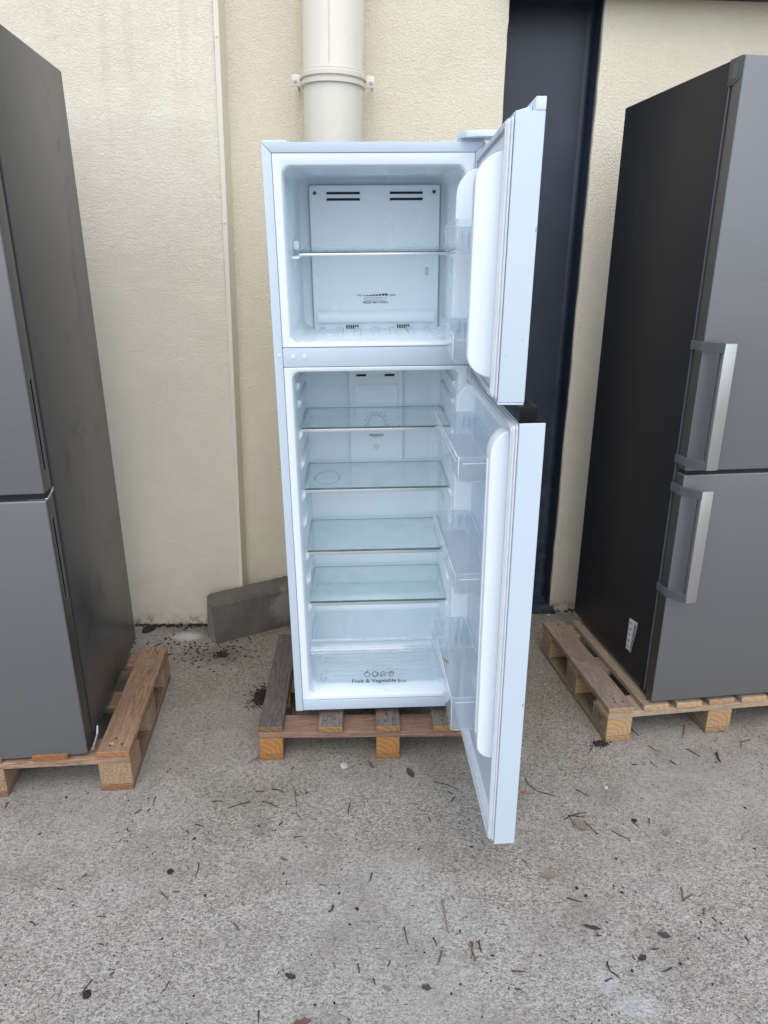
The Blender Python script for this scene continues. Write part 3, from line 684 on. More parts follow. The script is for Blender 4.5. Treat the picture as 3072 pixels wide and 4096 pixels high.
def dike(parent, u0, u1, v, z0, z1, rt, rbm):
    # side wall of the door liner: outline in (v,z), rounded towards the room
    rv = -v - .004; out = [(.004, z0)]
    for i in range(9):
        a = math.pi/2*i/8; out.append((v + rv - rv*math.sin(a), z0 + rbm*(1-math.cos(a))))
    for i in range(9):
        a = math.pi/2*i/8; out.append((v + rv*(1-math.cos(a)), z1 - rt + rt*math.sin(a)))
    out.append((.004, z1))
    mm = MB(); mm.loft([[(u, p[0], p[1]) for p in out] for u in (u0, u1)], True, True)
    return mm.build('liner_wall', LIN, parent, .0045, 3)
def bin_(parent, u0, u1, v1, z0, z1, v0=-.004):
    mm = MB()
    def rg_(d, z, db=0): return [(q[0], q[1], z) for q in rr(u0 + d, u1 - d, v1 + d + db, v0 - d, .012, 5)]
    mm.loft([rg_(.010, z0), rg_(.003, z0 + .006), rg_(0, z1), rg_(.0028, z1), rg_(.0060, z0 + .008), rg_(.012, z0 + .0035)], True, True, mis=[0, 0, 1, 0, 0])
    mm.m[-1] = 2; mm.m[-2] = 0
    o = mm.build('door_bin', [M['clear_plastic'], M['plastic_edge'], M['ribbed_plastic']], parent, smooth=.7)
    return o
def bin_parts(door, u0, u1, v1, z0, z1, vd):
    bin_(door, u0, u1, v1, z0, z1)
    # clear lugs and band standing on the bin: sub-parts of the door
    e_ = MB(); e_.box(u0 + .012, u1 - .012, v1 - .0012, v1 + .0004, z1 - .013, z1 - .0115); e_.box(u1 - .0006, u1 + .0012, v1 + .012, -.016, z1 - .014, z1 - .0125)
    e_.tube([(u1 - .0035, v1 + .0035, z0 + .008), (u1 - .0035, v1 + .0035, z1 + .0005)], .0014, 6); e_.tube([(u0 + .0035, v1 + .0035, z0 + .008), (u0 + .0035, v1 + .0035, z1 + .0005)], .0012, 6)
    e_.tube([(u1 - .012, v1 + .0105, z0 + .001), (u1 - .0115, v1 + .03, z0 + .0008), (u1 - .0115, -.02, z0 + .0008)], .0012, 6)
    e_.tube([(u0 + .012, v1 + .003, z1), (u1 - .012, v1 + .0015, z1)], .0011, 6)
    for uu in (u0 + .002, u1 - .006):
        e_.box(uu, uu + .004, vd + .010, vd + .016, z0 + .012, z1 - .008); e_.box(uu, uu + .004, vd + .026, vd + .032, z0 + .012, z1 - .012)
    e_.build('bin_moulding', M['plastic_edge'], door, .0004, 1)
def liner_panel(door, H, top, bot, v):
    mm = MB(); i = lambda d, zt=0: (d, DW - d, d + bot*0, H - d)
    mm.loft([rng_v((.016, DW-.016, .016, H-.016), .008, -.0008), rng_v((.018, DW-.018, .018, H-.018), .008, -.006), rng_v((.028, DW-.036, .030, H-.030), .014, -.007),
             rng_v((.040, DW-.048, .046, H-.046), .02, -.001), rng_v((.060, DW-.070, .070, H-.066), .025, .004), rng_v((.078, DW-.088, .090, H-.082), .03, .0055)], False, True)
    return mm.build('door_liner', LIN, door, smooth=.6)
# freezer door
H2 = .525; ST = .0217
DU = door_matrix(.5165, -3.3354, -.0156, -.0338, 1.0913)
m = MB().box(0, DW, .0005, DT, .0, H2 - ST)
fd = m.build('freezer_door', ENA, wf, .0025, 3, Mx=DU)
MB().box(.0, DW, .034, DT, H2 - ST + .0003, H2).build('top_rail', PLA, fd, .002)
MB().loft([[(u, .0, H2 - ST + .0003), (u, .033, H2 - ST + .0003), (u, .033, H2 - ST + .012), (u, .006, H2 - ST + .004)] for u in (.06, DW - .03)], True, True).build('top_cap', PLA, fd, .001)
MB().box(.004, DW - .001, .0008, DT - .001, -.004, -.0004).build('bottom_cap', PLA, fd, .001)
gasket(fd, H2 - ST - .004); liner_panel(fd, H2 - ST, 0, 0, 0)
dike(fd, .030, .062, -.061, .040, .462, .062, .03); dike(fd, .444, .486, -.0585, .040, .447, .055, .045)
bin_parts(fd, .0635, .4425, -.087, .271, .334, -.058); bin_parts(fd, .0635, .4425, -.087, .060, .122, -.058)
# fridge door
H3 = 1.089
DL = door_matrix(.52, 1.532, .0062, .0156, -.0091)
gd = MB().box(0, DW, .0005, DT, 0, H3).build('fridge_door', ENA, wf, .0025, 3, Mx=DL)
gasket(gd, H3); liner_panel(gd, H3, 0, 0, 0)
dike(gd, .030, .062, -.046, .235, 1.062, .055, .04); dike(gd, .444, .487, -.045, .235, 1.062, .055, .04)
MB().loft([[(.462, -.0452, .30), (.470, -.0452, .30), (.470, -.0452, 1.0), (.462, -.0452, 1.0)], [(.463, -.0476, .302), (.469, -.0476, .302), (.469, -.0476, .998), (.463, -.0476, .998)]], False, True).build('liner_bead', LIN, gd, .001)
bin_parts(gd, .0635, .4425, -.105, .935, .994, -.045); bin_parts(gd, .0635, .4425, -.105, .662, .720, -.045); bin_parts(gd, .0635, .4425, -.105, .280, .385, -.045)
hb = MB().box(.004, DW - .0006, -.0015, .034, H3 + .0004, H3 + .033).build('handle_block', M['black_plastic'], gd, .0015)
MB().disc((DW - .05, .020, H3 + .0332), (0, 0, 1), .007, .0015, 20).build('block_boss', M['black_plastic'], hb, .0005)
MB().box(.004, DW - .0008, .0345, DT - .001, H3 + .0003, H3 + .004).build('handle_trough', M['black_plastic'], gd)
for u_, v_, z_, w_, h_ in ((DW + .0004, .046, .42, .004, .012), (DW + .0004, .030, .80, .002, .003), (DW + .0004, .012, .55, .003, .002), (DW + .0004, .040, .22, .002, .004), (DW + .0004, .018, .10, .006, .0015)):
    MB().box(u_, u_ + .0003, v_, v_ + w_*.6, z_, z_ + h_*.5).build('scuff', M['grey_ink'], gd)
for v_, z_, w_, h_ in ((.049, .31, .0025, .014), (.040, .12, .002, .004), (.010, .09, .004, .002)): MB().box(DW + .0004, DW + .0007, v_, v_ + w_*.6, z_, z_ + h_*.5).build('scuff', M['grey_ink'], fd)
yo = MB()
for k in range(14): 
    t_ = k/13; yo.box(.110 + .03*t_, .114 + .034*t_, -.085 + .02*t_ - .002, -.082 + .02*t_, .2842, .2848)
simple('yolk', (.62, .42, .08), .5); yo.build('dried_drip', M['yolk'], gd)

# ------------------------------------------------------------------ left steel refrigerator
SS, SE = M['stainless'], M['stainless_edge']
lf = empty('steel_refrigerator', FL @ Matrix.Translation((0, 0, .139)), 'tall grey steel refrigerator with recessed side grips, on the orange brown pallet', 'refrigerator')
ZL = Matrix.Translation((0, 0, -.139))
LW = .595
MB().box(-LW, 0, -.588, 0, .1395, 2.006).build('cabinet', M['side_grey'], lf, .003, 2, Mx=ZL)
MB().box(-LW + .006, -.006, -.6085, -.5885, .150, 2.0).build('door_seal', M['dark_gasket'], lf, .002, 1, Mx=ZL)
def slot_door(name, z0, z1, s0, s1):
    o = MB().box(-LW, .0005, -.668, -.609, z0, z1).build(name, [SS, SE, M['black_plastic']], lf, .006, 3, Mx=ZL)
    cut = MB().loft([[(.02, y, z) for y, z in rr(-.646, -.632, s0, s1, .0069, 6)], [(-.016, y, z) for y, z in rr(-.646, -.632, s0, s1, .0069, 6)]], True, True).build('cut', M['black_plastic'], None)
    cut.matrix_world = lf.matrix_world @ ZL; boolean(o, cut)
    me = o.data
    for p in me.polygons:
        if p.normal.x > .9 and p.center.x > -.001: p.material_index = 1
    rim = MB().loft([[(d, y, z) for y, z in rr(-.646 - w_, -.632 + w_, s0 - w_, s1 + w_, .0069 + w_, 6)] for d, w_ in ((.0004, .0), (.0018, .0004), (.0018, .0018), (.0004, .0022))])
    rim.build('grip_rim', M['bracket_grey'], o)
    return o
du_ = slot_door('upper_door', .9245, 2.003, .978, 1.2135); dl_ = slot_door('lower_door', .1305, .9065, .6146, .855)
MB().box(-LW + .01, -.004, -.655, -.61, .9070, .9240).build('door_gap_strip', M['dark_void'], lf, Mx=ZL)
hb = MB(); hb.loft([[(.0012, -.612, .922), (.0012, -.600, .926), (.0012, -.600, .915), (.0012, -.612, .912), (.0012, -.655, .905), (.0012, -.655, .909)], [(-.05, -.612, .922), (-.05, -.600, .926), (-.05, -.600, .915), (-.05, -.612, .912), (-.05, -.655, .905), (-.05, -.655, .909)]], True, True)
hb.build('middle_hinge', M['bright_metal'], lf, .0008, 1, Mx=ZL)
MB().tube([(.012, -.655, .139), (.010, -.60, .146), (.006, -.575, .158)], .006, 10).build('foot_rod', M['bright_metal'], lf, Mx=ZL)
for x in (-.06, -LW + .06):
    for y in (-.54, -.06): MB().disc((x, y, .1393), (0, 0, -1), .018, .012, 12).build('foot', M['black_plastic'], lf, Mx=ZL)

# ------------------------------------------------------------------ right steel refrigerator
rf = empty('steel_refrigerator', FR @ Matrix.Translation((0, 0, .139)), 'black sided steel refrigerator with two bar handles on the pale pallet', 'refrigerator')
RW = .595
MB().box(0, RW, -.5845, 0, .1465, 1.9775).build('cabinet', M['side_black'], rf, .003, 2, Mx=ZL)
MB().box(.0005, RW - .0005, -.5905, -.5850, .150, 1.977).build('cabinet_lip', M['bracket_grey'], rf, .001, 1, Mx=ZL)
MB().box(.006, RW - .006, -.6025, -.5908, .150, 1.97).build('door_seal', M['dark_gasket'], rf, .002, 1, Mx=ZL)
for nm, z0, z1 in (('upper_door', .9143, 1.9770), ('lower_door', .1330, .9017)):
    o = MB().box(-.001, RW, -.6460, -.6030, z0, z1).build(nm, [SS, SE], rf, .0045, 3, Mx=ZL)
    for p in o.data.polygons:
        if p.normal.x < -.9: p.material_index = 1
MB().box(.006, RW - .01, -.636, -.606, .9020, .9140).build('door_gap_strip', M['dark_void'], rf, Mx=ZL)
cp = MB(); cp.loft([[(x, y, z) for y, z in ((-.584, 1.9790), (-.636, 1.9790), (-.636, 1.930), (-.630, 1.924), (-.610, 1.918), (-.606, 1.912), (-.604, 1.918), (-.584, 1.918))] for x in (-.003, .05)], True, True)
hcp = cp.build('hinge_cover', M['hinge_plastic'], rf, .002, 2, Mx=ZL)
MB().loft([[(x, y, z) for y, z in ((-.602, 1.965), (-.626, 1.967), (-.626, 1.932), (-.602, 1.930))] for x in (-.0042, -.0030)], True, False).build('cover_plate', M['bracket_grey'], hcp, .0004, 1)
def handle(z0, z1):
    o = MB().box(.0285, .0640, -.7020, -.6900, z0, z1).build('bar_handle', M['bar_alu'], rf, .0012, 2, Mx=ZL)
    bz = [(z1 - .0245, z1 + .0015), (z0 + .0005, z0 + .0255)]
    for a, b in bz:
        inn = [(-.0012, -.592), (-.0012, -.642), (.0275, -.6895), (.0285, -.7022)]
        outp = [(-.0075, -.592), (-.0075, -.6435), (.0215, -.6925), (.0285, -.7035)]
        mm = MB(); mm.prism(inn + outp[::-1], 2, a, b)
        br = mm.build('handle_bracket', M['bracket_grey'], o, .0006, 1)
        MB().disc((-.0076, -.617, (a + b)/2), (-1, 0, 0), .0078, .0012, 20).build('bracket_plug', M['bracket_grey'], o, .0004, 1)
    MB().box(.0290, .0340, -.6898, -.6800, z0 + .026, z1 - .026).build('handle_rib', M['bracket_grey'], o)
handle(.9300, 1.2845); handle(.5130, .8665)
# paper label with bar code, peeling at one corner
def stk(s_, t_):   # s across (0 at the left/back edge), t up
    b0 = -.4425 + (-.001)*t_; b1 = -.499 + .0105*(1 - t_)
    z0 = .2195 + s_*.0075 ; z1 = .3365 + s_*.009
    return (b0 + (b1 - b0)*s_, z0 + (z1 - z0)*t_)
sp = MB(); nn = 12
for i in range(nn):
    for j in range(nn):
        q = [stk(a/nn, b/nn) for a, b in ((i, j), (i+1, j), (i+1, j+1), (i, j+1))]
        lift = [max(0, (a/nn)*1.0 + (1 - b/nn)*.8 - 1.25)*.010 for a, b in ((i, j), (i+1, j), (i+1, j+1), (i, j+1))]
        sp.add([(-.0008 - l, y, z) for (y, z), l in zip(q, lift)], [(0,1,2,3)])
stick = sp.build('paper_label', M['sticker_paper'], rf, Mx=ZL, smooth=1)
ik = MB()
def mark(s0, s1, t0, t1):
    c4 = [(s0, t0), (s1, t0), (s1, t1), (s0, t1)]
    ik.add([(-.0012 - max(0, a + (1-b)*.8 - 1.25)*.010, *stk(a, b)) for a, b in c4], [(0,1,2,3)])
tt = .06
while tt < .92:
    th = random.choice((.006, .010, .016)); mark(.66, .93, tt, tt + th); tt += th + random.choice((.007, .011))
for t0 in (.08, .28, .48, .66, .84):
    mark(.10, .36, t0, t0 + .012); mark(.12, .30 + random.random()*.2, t0 + .025, t0 + .037); mark(.12, .45, t0 + .05, t0 + .058); mark(.40, .52, t0 - .01, t0)
ik.build('label_print', INK, stick)
MB().box(-.001, .03, -.600, -.560, .1375, .1462).build('bottom_hinge', M['black_plastic'], rf, .002, Mx=ZL)
MB().disc((-.0012, -.596, .151), (-1, 0, 0), .004, .002, 10).build('hinge_screw', M['bright_metal'], rf, Mx=ZL)
for x in (.06, RW - .06):
    for y in (-.53, -.06): MB().disc((x, y, .1463), (0, 0, -1), .018, .0175, 12).build('foot', M['black_plastic'], rf, Mx=ZL)

# ------------------------------------------------------------------ pallets
def plank(name, parent, x0, x1, y0, y1, z0, z1, mat, axis='y', color=(1,1,1), bev=.0018):
    cx, cy, cz = (x0+x1)/2, (y0+y1)/2, (z0+z1)/2; hx, hy, hz = (x1-x0)/2, (y1-y0)/2, (z1-z0)/2
    if axis == 'x': hx, hy = hy, hx
    mm = MB(); n = 6 if hy > .12 else 1
    rings = []
    for i in range(n+1):
        y = -hy + 2*hy*i/n; dx, dz = (rag(.0006), 0) if 0 < i < n else (0, 0)
        rings.append([(-hx + dx + rag(.0007), y, -hz), (hx + dx + rag(.0007), y, -hz), (hx + dx + rag(.0007), y, hz), (-hx + dx + rag(.0007), y, hz)])
    mm.loft(rings, True, True)
    Mx = Matrix.Translation((cx, cy, cz)) @ (Matrix.Rotation(math.pi/2, 4, 'Z') if axis == 'x' else Matrix.Identity(4))
    return mm.build(name, mat, parent, bev, 1, Mx=Mx, color=color)
def nails(board, spots, hz, mat=None):
    for x, y in spots: MB().disc((x, y, hz - .0004), (0, 0, 1), .0042, .0011, 10).build('nail_head', M['nail_metal'], board)
def pallet(Mx, label, ph, D, boards, blocks, mat, bmat, cols, bcols, scol, right_to_left=False, wbl=.10, nail_on=(0,)):
    pal = empty('wooden_pallet', Mx, label, 'pallet', None)
    tb = .0195; z3 = ph; z2 = ph - tb; z1_ = z2 - .0215; z0 = .0195
    X0, X1 = min(b[0] for b in blocks), max(b[1] for b in blocks); DB_ = .095
    rows = [(.001, DB_), (D/2 - DB_/2, D/2 + DB_/2), (D - DB_, D - .001)]
    for (y0, y1), c in zip(rows, scol): plank('stringer_board', pal, X0 + .001, X1 - .001, y0, y1, z1_ + .0004, z2 - .0004, mat, 'x', c)
    for k, (a0, a1) in enumerate(boards):
        b = plank('deck_board', pal, a0, a1, rag(.002), D + rag(.003), z2, z3, mat, 'y', cols[k % len(cols)])
        hy = D/2; wd_ = (a1-a0)/2
        nails(b, [(-wd_*.35 + rag(.006), -hy + .03 + rag(.006)), (wd_*.35 + rag(.006), -hy + .038 + rag(.006)), (-wd_*.1, -hy + .06 + rag(.008)), (-wd_*.4 + rag(.006), hy - .035), (wd_*.4, hy - .05 + rag(.01)), (wd_*.2, hy - .028)], tb/2)
    for i, (a0, a1) in enumerate(blocks):
        for j, (y0, y1) in enumerate(rows):
            plank('block', pal, a0 + .001, a1 - .001, y0 + .0005, y1 + (.02 if j == 0 else 0) - (0 if j < 2 else 0), z0 + .0004, z1_ - .0004, bmat, 'y', bcols[(i*3 + j) % len(bcols)])
        plank('bottom_board', pal, a0, a1, 0, D, 0.0, z0, mat, 'y', tuple(v*.75 for v in bcols[i % len(bcols)]))
    return pal
W1 = (1, 1, 1)
# under the white refrigerator
pw = pallet(FPW, 'weathered grey and reddish pallet carrying the white refrigerator', .121, .600,
       [(.0, .0755), (.186, .262), (.3665, .4415), (.5450, .6210), (.7300, .8055)], [(.0, .0755), (.3657, .4412), (.7300, .8055)],
       M['wood_weathered'], M['wood_weathered'], [(.62, .58, .58), (.95, .92, .88), (.95, .90, .85), (1.15, 1.05, .92)], [(1.15, .95, .65)], [(1.35, .92, .70), (.8, .7, .6), (.8, .7, .6)])
# under the left refrigerator
pl = pallet(FPL, 'orange brown pallet with pressed chip blocks under the refrigerator with side grips', .1355, .612,
       [(-.712, -.617), (-.536, -.441), (-.358, -.263), (-.180, -.081), (.0, .0935)], [(-.712, -.617), (-.358, -.262), (.0, .0945)],
       M['wood_warm'], M['chipboard'], [W1, W1, (.9, .8, .7), (.9, .75, .6), (1.08, 1.02, .95)], [W1], [(1.15, 1.15, 1.15), (.8, .8, .8), (.95, .95, .9)])
# under the right refrigerator
pr = pallet(FPR, 'pale pinkish pallet with a stamped corner block under the black sided refrigerator', .128, .6055,
       [(.0, .089), (.1215, .2085), (.2365, .326), (.354, .446), (.4685, .562), (.59, .68), (.712, .80)], [(.0, .0882), (.356, .444), (.712, .80)],
       M['wood_pale'], M['wood_pale'], [(.82, .76, .74), (1.0, .96, .88), (1.05, 1.0, .9)], [(.95, .88, .74), (.85, .78, .66)], [(1.22, 1.16, 1.02), (.8, .75, .7), (.9, .85, .8)])
# treatment stamp on the front left block of that pallet
blk = [o for o in pr.children if o.name.startswith('block')][0]
bl_c = blk.matrix_local.translation
def stamp(s, y, z, wd_, h): text('lettering', s, blk, Matrix.Translation((-(.0882-.002)/2 - .0012, y, z)) @ FACE_NX, INK, wd_, h, .02)
stamp('KB-35', .012, .010, .034, .0085); stamp('0092', .010, -.002, .028, .0085); stamp('HT', .008, -.014, .013, .0085)
fm = MB(); xx = -(.0882-.002)/2 - .0012
for y0, y1, z0, z1 in ((.050, .0505+.0007, -.022, .024), (.020, .0209, -.022, .024), (-.042, -.0411, -.022, .024), (-.0415, .0507, .0232, .0241), (-.0415, .0507, -.0228, -.0219)): fm.box(xx - .0002, xx, y0, y1, z0, z1)
fm.build('stamp_frame', INK, blk)
text('lettering', 'IPPC', blk, Matrix.Translation((xx, .030, -.016)) @ FACE_NX @ Matrix.Rotation(math.pi/2, 4, 'Z'), INK, .034, .008, .02)
# paint blots on deck boards
def blot(board, x, y, r, mat, hz):
    mm = MB(); n = 14; mm.add([(x + r*(.6 + random.random()*.5)*math.cos(6.283*i/n), y + 1.6*r*(.6 + random.random()*.5)*math.sin(6.283*i/n), hz) for i in range(n)], [tuple(range(n))]); mm.build('paint_blot', mat, board)
clear_mat('pale_blot', (.8, .8, .8), .35, (.6, .6, .58)); clear_mat('white_blot', (.9, .9, .9), .8, (.7, .7, .68))
blot([o for o in pl.children if o.name.startswith('deck_board')][-1], -.012, -.27, .007, M['white_blot'], .0102)
blot([o for o in pl.children if o.name.startswith('deck_board')][-1], .005, .19, .02, M['pale_blot'], .0102)
blot([o for o in pr.children if o.name.startswith('deck_board')][0], -.01, .0, .016, M['pale_blot'], .0102)
blot([o for o in pr.children if o.name.startswith('deck_board')][0], -.022, -.235, .014, M['pale_blot'], .0102)

# ------------------------------------------------------------------ litter on the concrete
TILES = {'A': (0, 3000), 'B': (1024, 3000), 'C': (2048, 2900), 'D': (0, 3536), 'E': (1024, 3536), 'F': (2048, 3536)}
def tp(tile, x, y):
    o = TILES[tile]; return gnd(o[0] + x*.6172, o[1] + y*.6172)
def twig(pts, r, mat, label, group, name='twig'):
    P = [Vector(p) for p in pts]; c = sum(P, Vector())/len(P); Q = []
    for i in range(len(P)-1):
        for k in range(3): Q.append(P[i].lerp(P[i+1], k/3))
    Q.append(P[-1])
    Q = [q - c + Vector((rag(r*.6), rag(r*.6), r + abs(rag(r*.4)) if 0 < i < len(Q)-1 else r)) for i, q in enumerate(Q)]
    mm = MB().tube(Q, r, 5, 0, r*.55)
    o = mm.build(name, M[mat], None, Mx=Matrix.Translation((c.x, c.y, 0))); tag(o, label, 'twig', group); return o
GT = 'dark twigs strewn over the concrete'; LT = 'thin dark twig lying on the bare concrete'
TW = [('A',[(55,340),(28,388)]),('A',[(1007,303),(992,363)]),('A',[(1265,487),(1320,499)]),('A',[(1208,524),(1225,544)]),('A',[(1290,732),(1283,785),(1265,833)]),('A',[(917,390),(870,418)]),
 ('A',[(970,385),(955,403)]),('A',[(785,582),(770,600)]),('A',[(560,808),(530,830)]),('A',[(455,402),(468,404)]),('A',[(820,516),(838,534)]),('A',[(1373,338),(1442,335)]),('A',[(1620,340),(1550,355),(1485,380)]),
 ('B',[(105,258),(150,263),(180,276)]),('B',[(40,335),(100,352),(140,372)]),('B',[(270,418),(280,440),(296,457)]),('B',[(612,342),(601,375),(596,422)]),('B',[(1155,210),(1220,222),(1275,242),(1310,261)]),
 ('B',[(1288,312),(1265,338)]),('B',[(1243,270),(1274,290)]),('B',[(245,108),(228,138)]),('B',[(0,272),(55,272)]),('B',[(245,570),(305,560)]),('B',[(752,797),(733,865)]),('B',[(160,707),(205,717)]),('B',[(410,875),(455,879)]),
 ('B',[(1120,440),(1130,466)]),('B',[(168,472),(150,490)]),
 ('C',[(85,348),(108,392),(170,435),(275,461)]),('C',[(1128,157),(1180,183),(1215,207)]),('C',[(1545,95),(1490,110),(1478,150)]),('C',[(775,30),(822,72)]),('C',[(645,687),(700,720),(765,742)]),('C',[(778,620),(805,650),(825,668)]),
 ('C',[(348,610),(410,580),(480,570)]),('C',[(365,590),(470,600)]),('C',[(888,612),(888,648)]),('C',[(1300,42),(1382,49)]),('C',[(522,145),(497,190)]),('C',[(775,260),(815,257)]),('C',[(65,872),(103,903)]),('C',[(1025,233),(1068,263)]),
 ('D',[(600,622),(560,670),(520,725)]),('D',[(1095,632),(1080,670),(1040,718)]),('D',[(197,247),(232,272)]),('D',[(370,33),(405,42)]),('D',[(625,213),(690,211)]),('D',[(645,391),(675,405)]),('D',[(735,580),(712,596)]),('D',[(1125,55),(1168,49)]),
 ('E',[(960,282),(985,395)]),('E',[(1150,350),(1170,407)]),('E',[(662,520),(667,582)]),('E',[(872,498),(850,542)]),('E',[(758,617),(775,655)]),('E',[(1440,378),(1463,452)]),('E',[(18,825),(13,905)]),
 ('F',[(353,95),(450,120)]),('F',[(0,567),(85,570)]),('F',[(635,568),(702,612)]),('F',[(600,630),(650,612)]),('F',[(1038,550),(970,570)]),('F',[(18,680),(65,698)]),('F',[(898,424),(955,420)]),('F',[(1295,215),(1332,252)]),('F',[(1505,345),(1538,385)]),('F',[(545,335),(585,340)]),('F',[(615,508),(630,570)]),('F',[(780,468),(798,495)]),('F',[(1345,257),(1365,262)])]
def zone(p):
    if p.y > 1.62 and p.x < -.52: return 'in front of the orange brown pallet'
    if p.y > 1.45 and p.x < .12: return 'in front of the weathered pallet'
    if p.y > 1.30 and p.x < .55: return 'near the foot of the open fridge door'
    if p.y > 1.45: return 'in front of the pale pallet'
    return 'on the open concrete away from the pallets'
for tile, pts in TW:
    P = [tp(tile, *p) for p in pts]; L_ = (P[0] - P[-1]).length
    w_ = ('long ' if L_ > .05 else 'short ' if L_ < .025 else '') + ('curved' if len(pts) > 2 else 'straight') + ' dark twig lying ' + zone(P[0])
    twig(P, random.uniform(.0014, .0024), 'twig_dark', w_, w_.replace('twig lying', 'twigs'))
GR_ = 'reddish brown twigs on the concrete'; LR = 'reddish brown dry twig lying on the concrete'
for tile, pts in [('B',[(248,250),(255,300),(265,370)]),('B',[(258,295),(292,294)]),('C',[(885,135),(915,160),(965,180)]),('C',[(893,237),(943,280)]),('C',[(415,420),(455,443),(500,467)]),('C',[(465,628),(545,700)]),('C',[(378,605),(407,672)]),('C',[(1120,0),(1105,90)]),
   ('D',[(1045,55),(1088,100)]),('D',[(1510,258),(1555,305)]),('E',[(1207,440),(1183,523)]),('E',[(1388,380),(1400,440),(1420,505)]),('E',[(1405,378),(1395,485)]),('F',[(1098,30),(1108,110)]),('F',[(1108,110),(1175,65)]),('F',[(1240,160),(1243,205)]),('F',[(985,432),(993,458)])]:
    P = [tp(tile, *p) for p in pts]; w_ = 'reddish brown dry twig ' + zone(P[0]); twig(P, random.uniform(.0014, .0024), 'twig_brown', w_, w_.replace('twig', 'twigs'))
twig([tp('B', 1395, 375), tp('B', 1455, 404)], .002, 'twig_orange', 'short orange splinter on the inner side of the open fridge door', None, 'splinter')
twig([tp('C', 30, 462), tp('C', 90, 448), tp('C', 143, 443)], .0032, 'twig_orange', 'longer orange splinter just outside the open fridge door', None, 'splinter')
twig([tp('E', 1205, 105), tp('E', 1218, 190), tp('E', 1230, 250), tp('E', 1247, 322)], .0026, 'leaf_tan', 'long dry grass head bristling on the open concrete', None, 'grass_stem')
twig([tp('C', 1318, 183), tp('C', 1350, 245)], .0040, 'twig_dark', 'stubby dark piece of bark in front of the pale pallet', None, 'bark_piece')
twig([tp('E', 503, 140), tp('E', 495, 170), tp('E', 462, 190)], .0030, 'twig_dark', 'short hooked dark twig on the open concrete', None)
def leaf(c, ang, L_, W_, mat, name, label, cat='leaf', group=None, curl=.15, lobes=0):
    mm = MB(); n = 10; top = []
    rows = []
    for i in range(n+1):
        s_ = i/n; wv = W_/2*math.sin(math.pi*min(1, s_*.94 + .03))**.75*(1 + (.25*math.sin(s_*lobes*6.28) if lobes else 0))
        x = L_*(s_-.5); z = .0015 + curl*L_*.35*(2*s_-1)**2
        rows.append([(x, -wv, z + wv*curl), (x, 0, z*.7), (x, wv, z + wv*curl), (x, wv, z + wv*curl + .0009), (x, 0, z*.7 + .0012), (x, -wv, z + wv*curl + .0009)])
    mm.loft(rows, True, True)
    return mm.build(name, M[mat], None, smooth=1, Mx=Matrix.Translation((c.x, c.y, 0)) @ Matrix.Rotation(ang, 4, 'Z'), tag_=(label, cat, group))
leaf(tp('B', 1000, 152), math.radians(-68), .046, .020, 'rot_leaf', 'fallen_leaf', 'dark purple oval leaf on the concrete in front of the weathered pallet')
leaf(tp('B', 745, 98), math.radians(-65), .040, .009, 'twig_brown', 'fallen_leaf', 'narrow brown rolled leaf just before the weathered pallet')
leaf(tp('C', 442, 650), math.radians(-70), .050, .028, 'leaf_tan', 'fallen_leaf', 'tan oval leaf with a twig over it, beyond the open fridge door')
leaf(tp('C', 232, 978), math.radians(10), .042, .022, 'leaf_tan', 'leaf_scrap', 'ragged pale brown leaf scrap on the open concrete', lobes=3)
leaf(tp('C', 1000, 697), math.radians(50), .036, .016, 'leaf_tan', 'leaf_scrap', 'greyish torn leaf scrap in front of the black sided refrigerator', lobes=2)
leaf(tp('F', 985, 335), math.radians(-20), .030, .016, 'rot_leaf', 'leaf_scrap', 'black curled leaf scrap with a pointed tip', lobes=2)
leaf(tp('F', 520, 285), math.radians(-15), .042, .010, 'twig_dark', 'leaf_scrap', 'long dark crumpled leaf beside the fine gravel patch', lobes=2)
leaf(tp('F', 845, 482), math.radians(30), .022, .014, 'twig_dark', 'leaf_scrap', 'small dark brown two lobed leaf scrap near the white paint splash', lobes=2)
leaf(tp('E', 850, 680), math.radians(-25), .022, .008, 'leaf_tan', 'leaf_scrap', 'small straw coloured leaf scrap on the open concrete')
leaf(tp('E', 1105, 675), math.radians(-10), .022, .013, 'rot_leaf', 'leaf_scrap', 'small black folded leaf scrap with a stalk', lobes=2)
leaf(tp('E', 303, 900), math.radians(10), .036, .014, 'twig_brown', 'leaf_scrap', 'reddish brown leaf scrap lying at some distance from the pallets', lobes=2)
leaf(tp('E', 225, 603), math.radians(-20), .026, .013, 'twig_dark', 'leaf_scrap', 'crumbly dark brown leaf scrap on the open concrete', lobes=3)
def lump(c, r, mat, name, label, cat, group=None, flat=.5, sx=1.2):
    bm = bmesh.new(); bmesh.ops.create_icosphere(bm, subdivisions=2, radius=r)
    for v in bm.verts:
        k = 1 + rag(.18); v.co = Vector((v.co.x*k*sx, v.co.y*k, max(-.2*r, v.co.z*k)*flat + r*flat*.2))
    me = bpy.data.meshes.new(name); bm.to_mesh(me); bm.free(); me.materials.append(M[mat])
    o = bpy.data.objects.new(name, me); COL.objects.link(o); o.matrix_world = Matrix.Translation((c.x, c.y, 0)) @ Matrix.Rotation(random.uniform(0, 3), 4, 'Z')
    return tag(o, label, cat, group)
lump(tp('D', 565, 717), .0092, 'soil', 'seed_pod', 'round black seed pod beside a slanting twig', 'seed pod')
lump(tp('A', 1104, 790), .0080, 'soil', 'seed_pod', 'black broken seed pod lying alone on the open concrete', 'seed pod')
lump(tp('C', 792, 620), .0075, 'soil', 'seed_pod', 'black seed pod at the end of a bent twig', 'seed pod')
lump(gnd(598, 2517), .026, 'soil', 'rubber_cap', 'flat black round lump at the foot of the wall beside the kerb stone', 'cap', None, .45, 1.4)
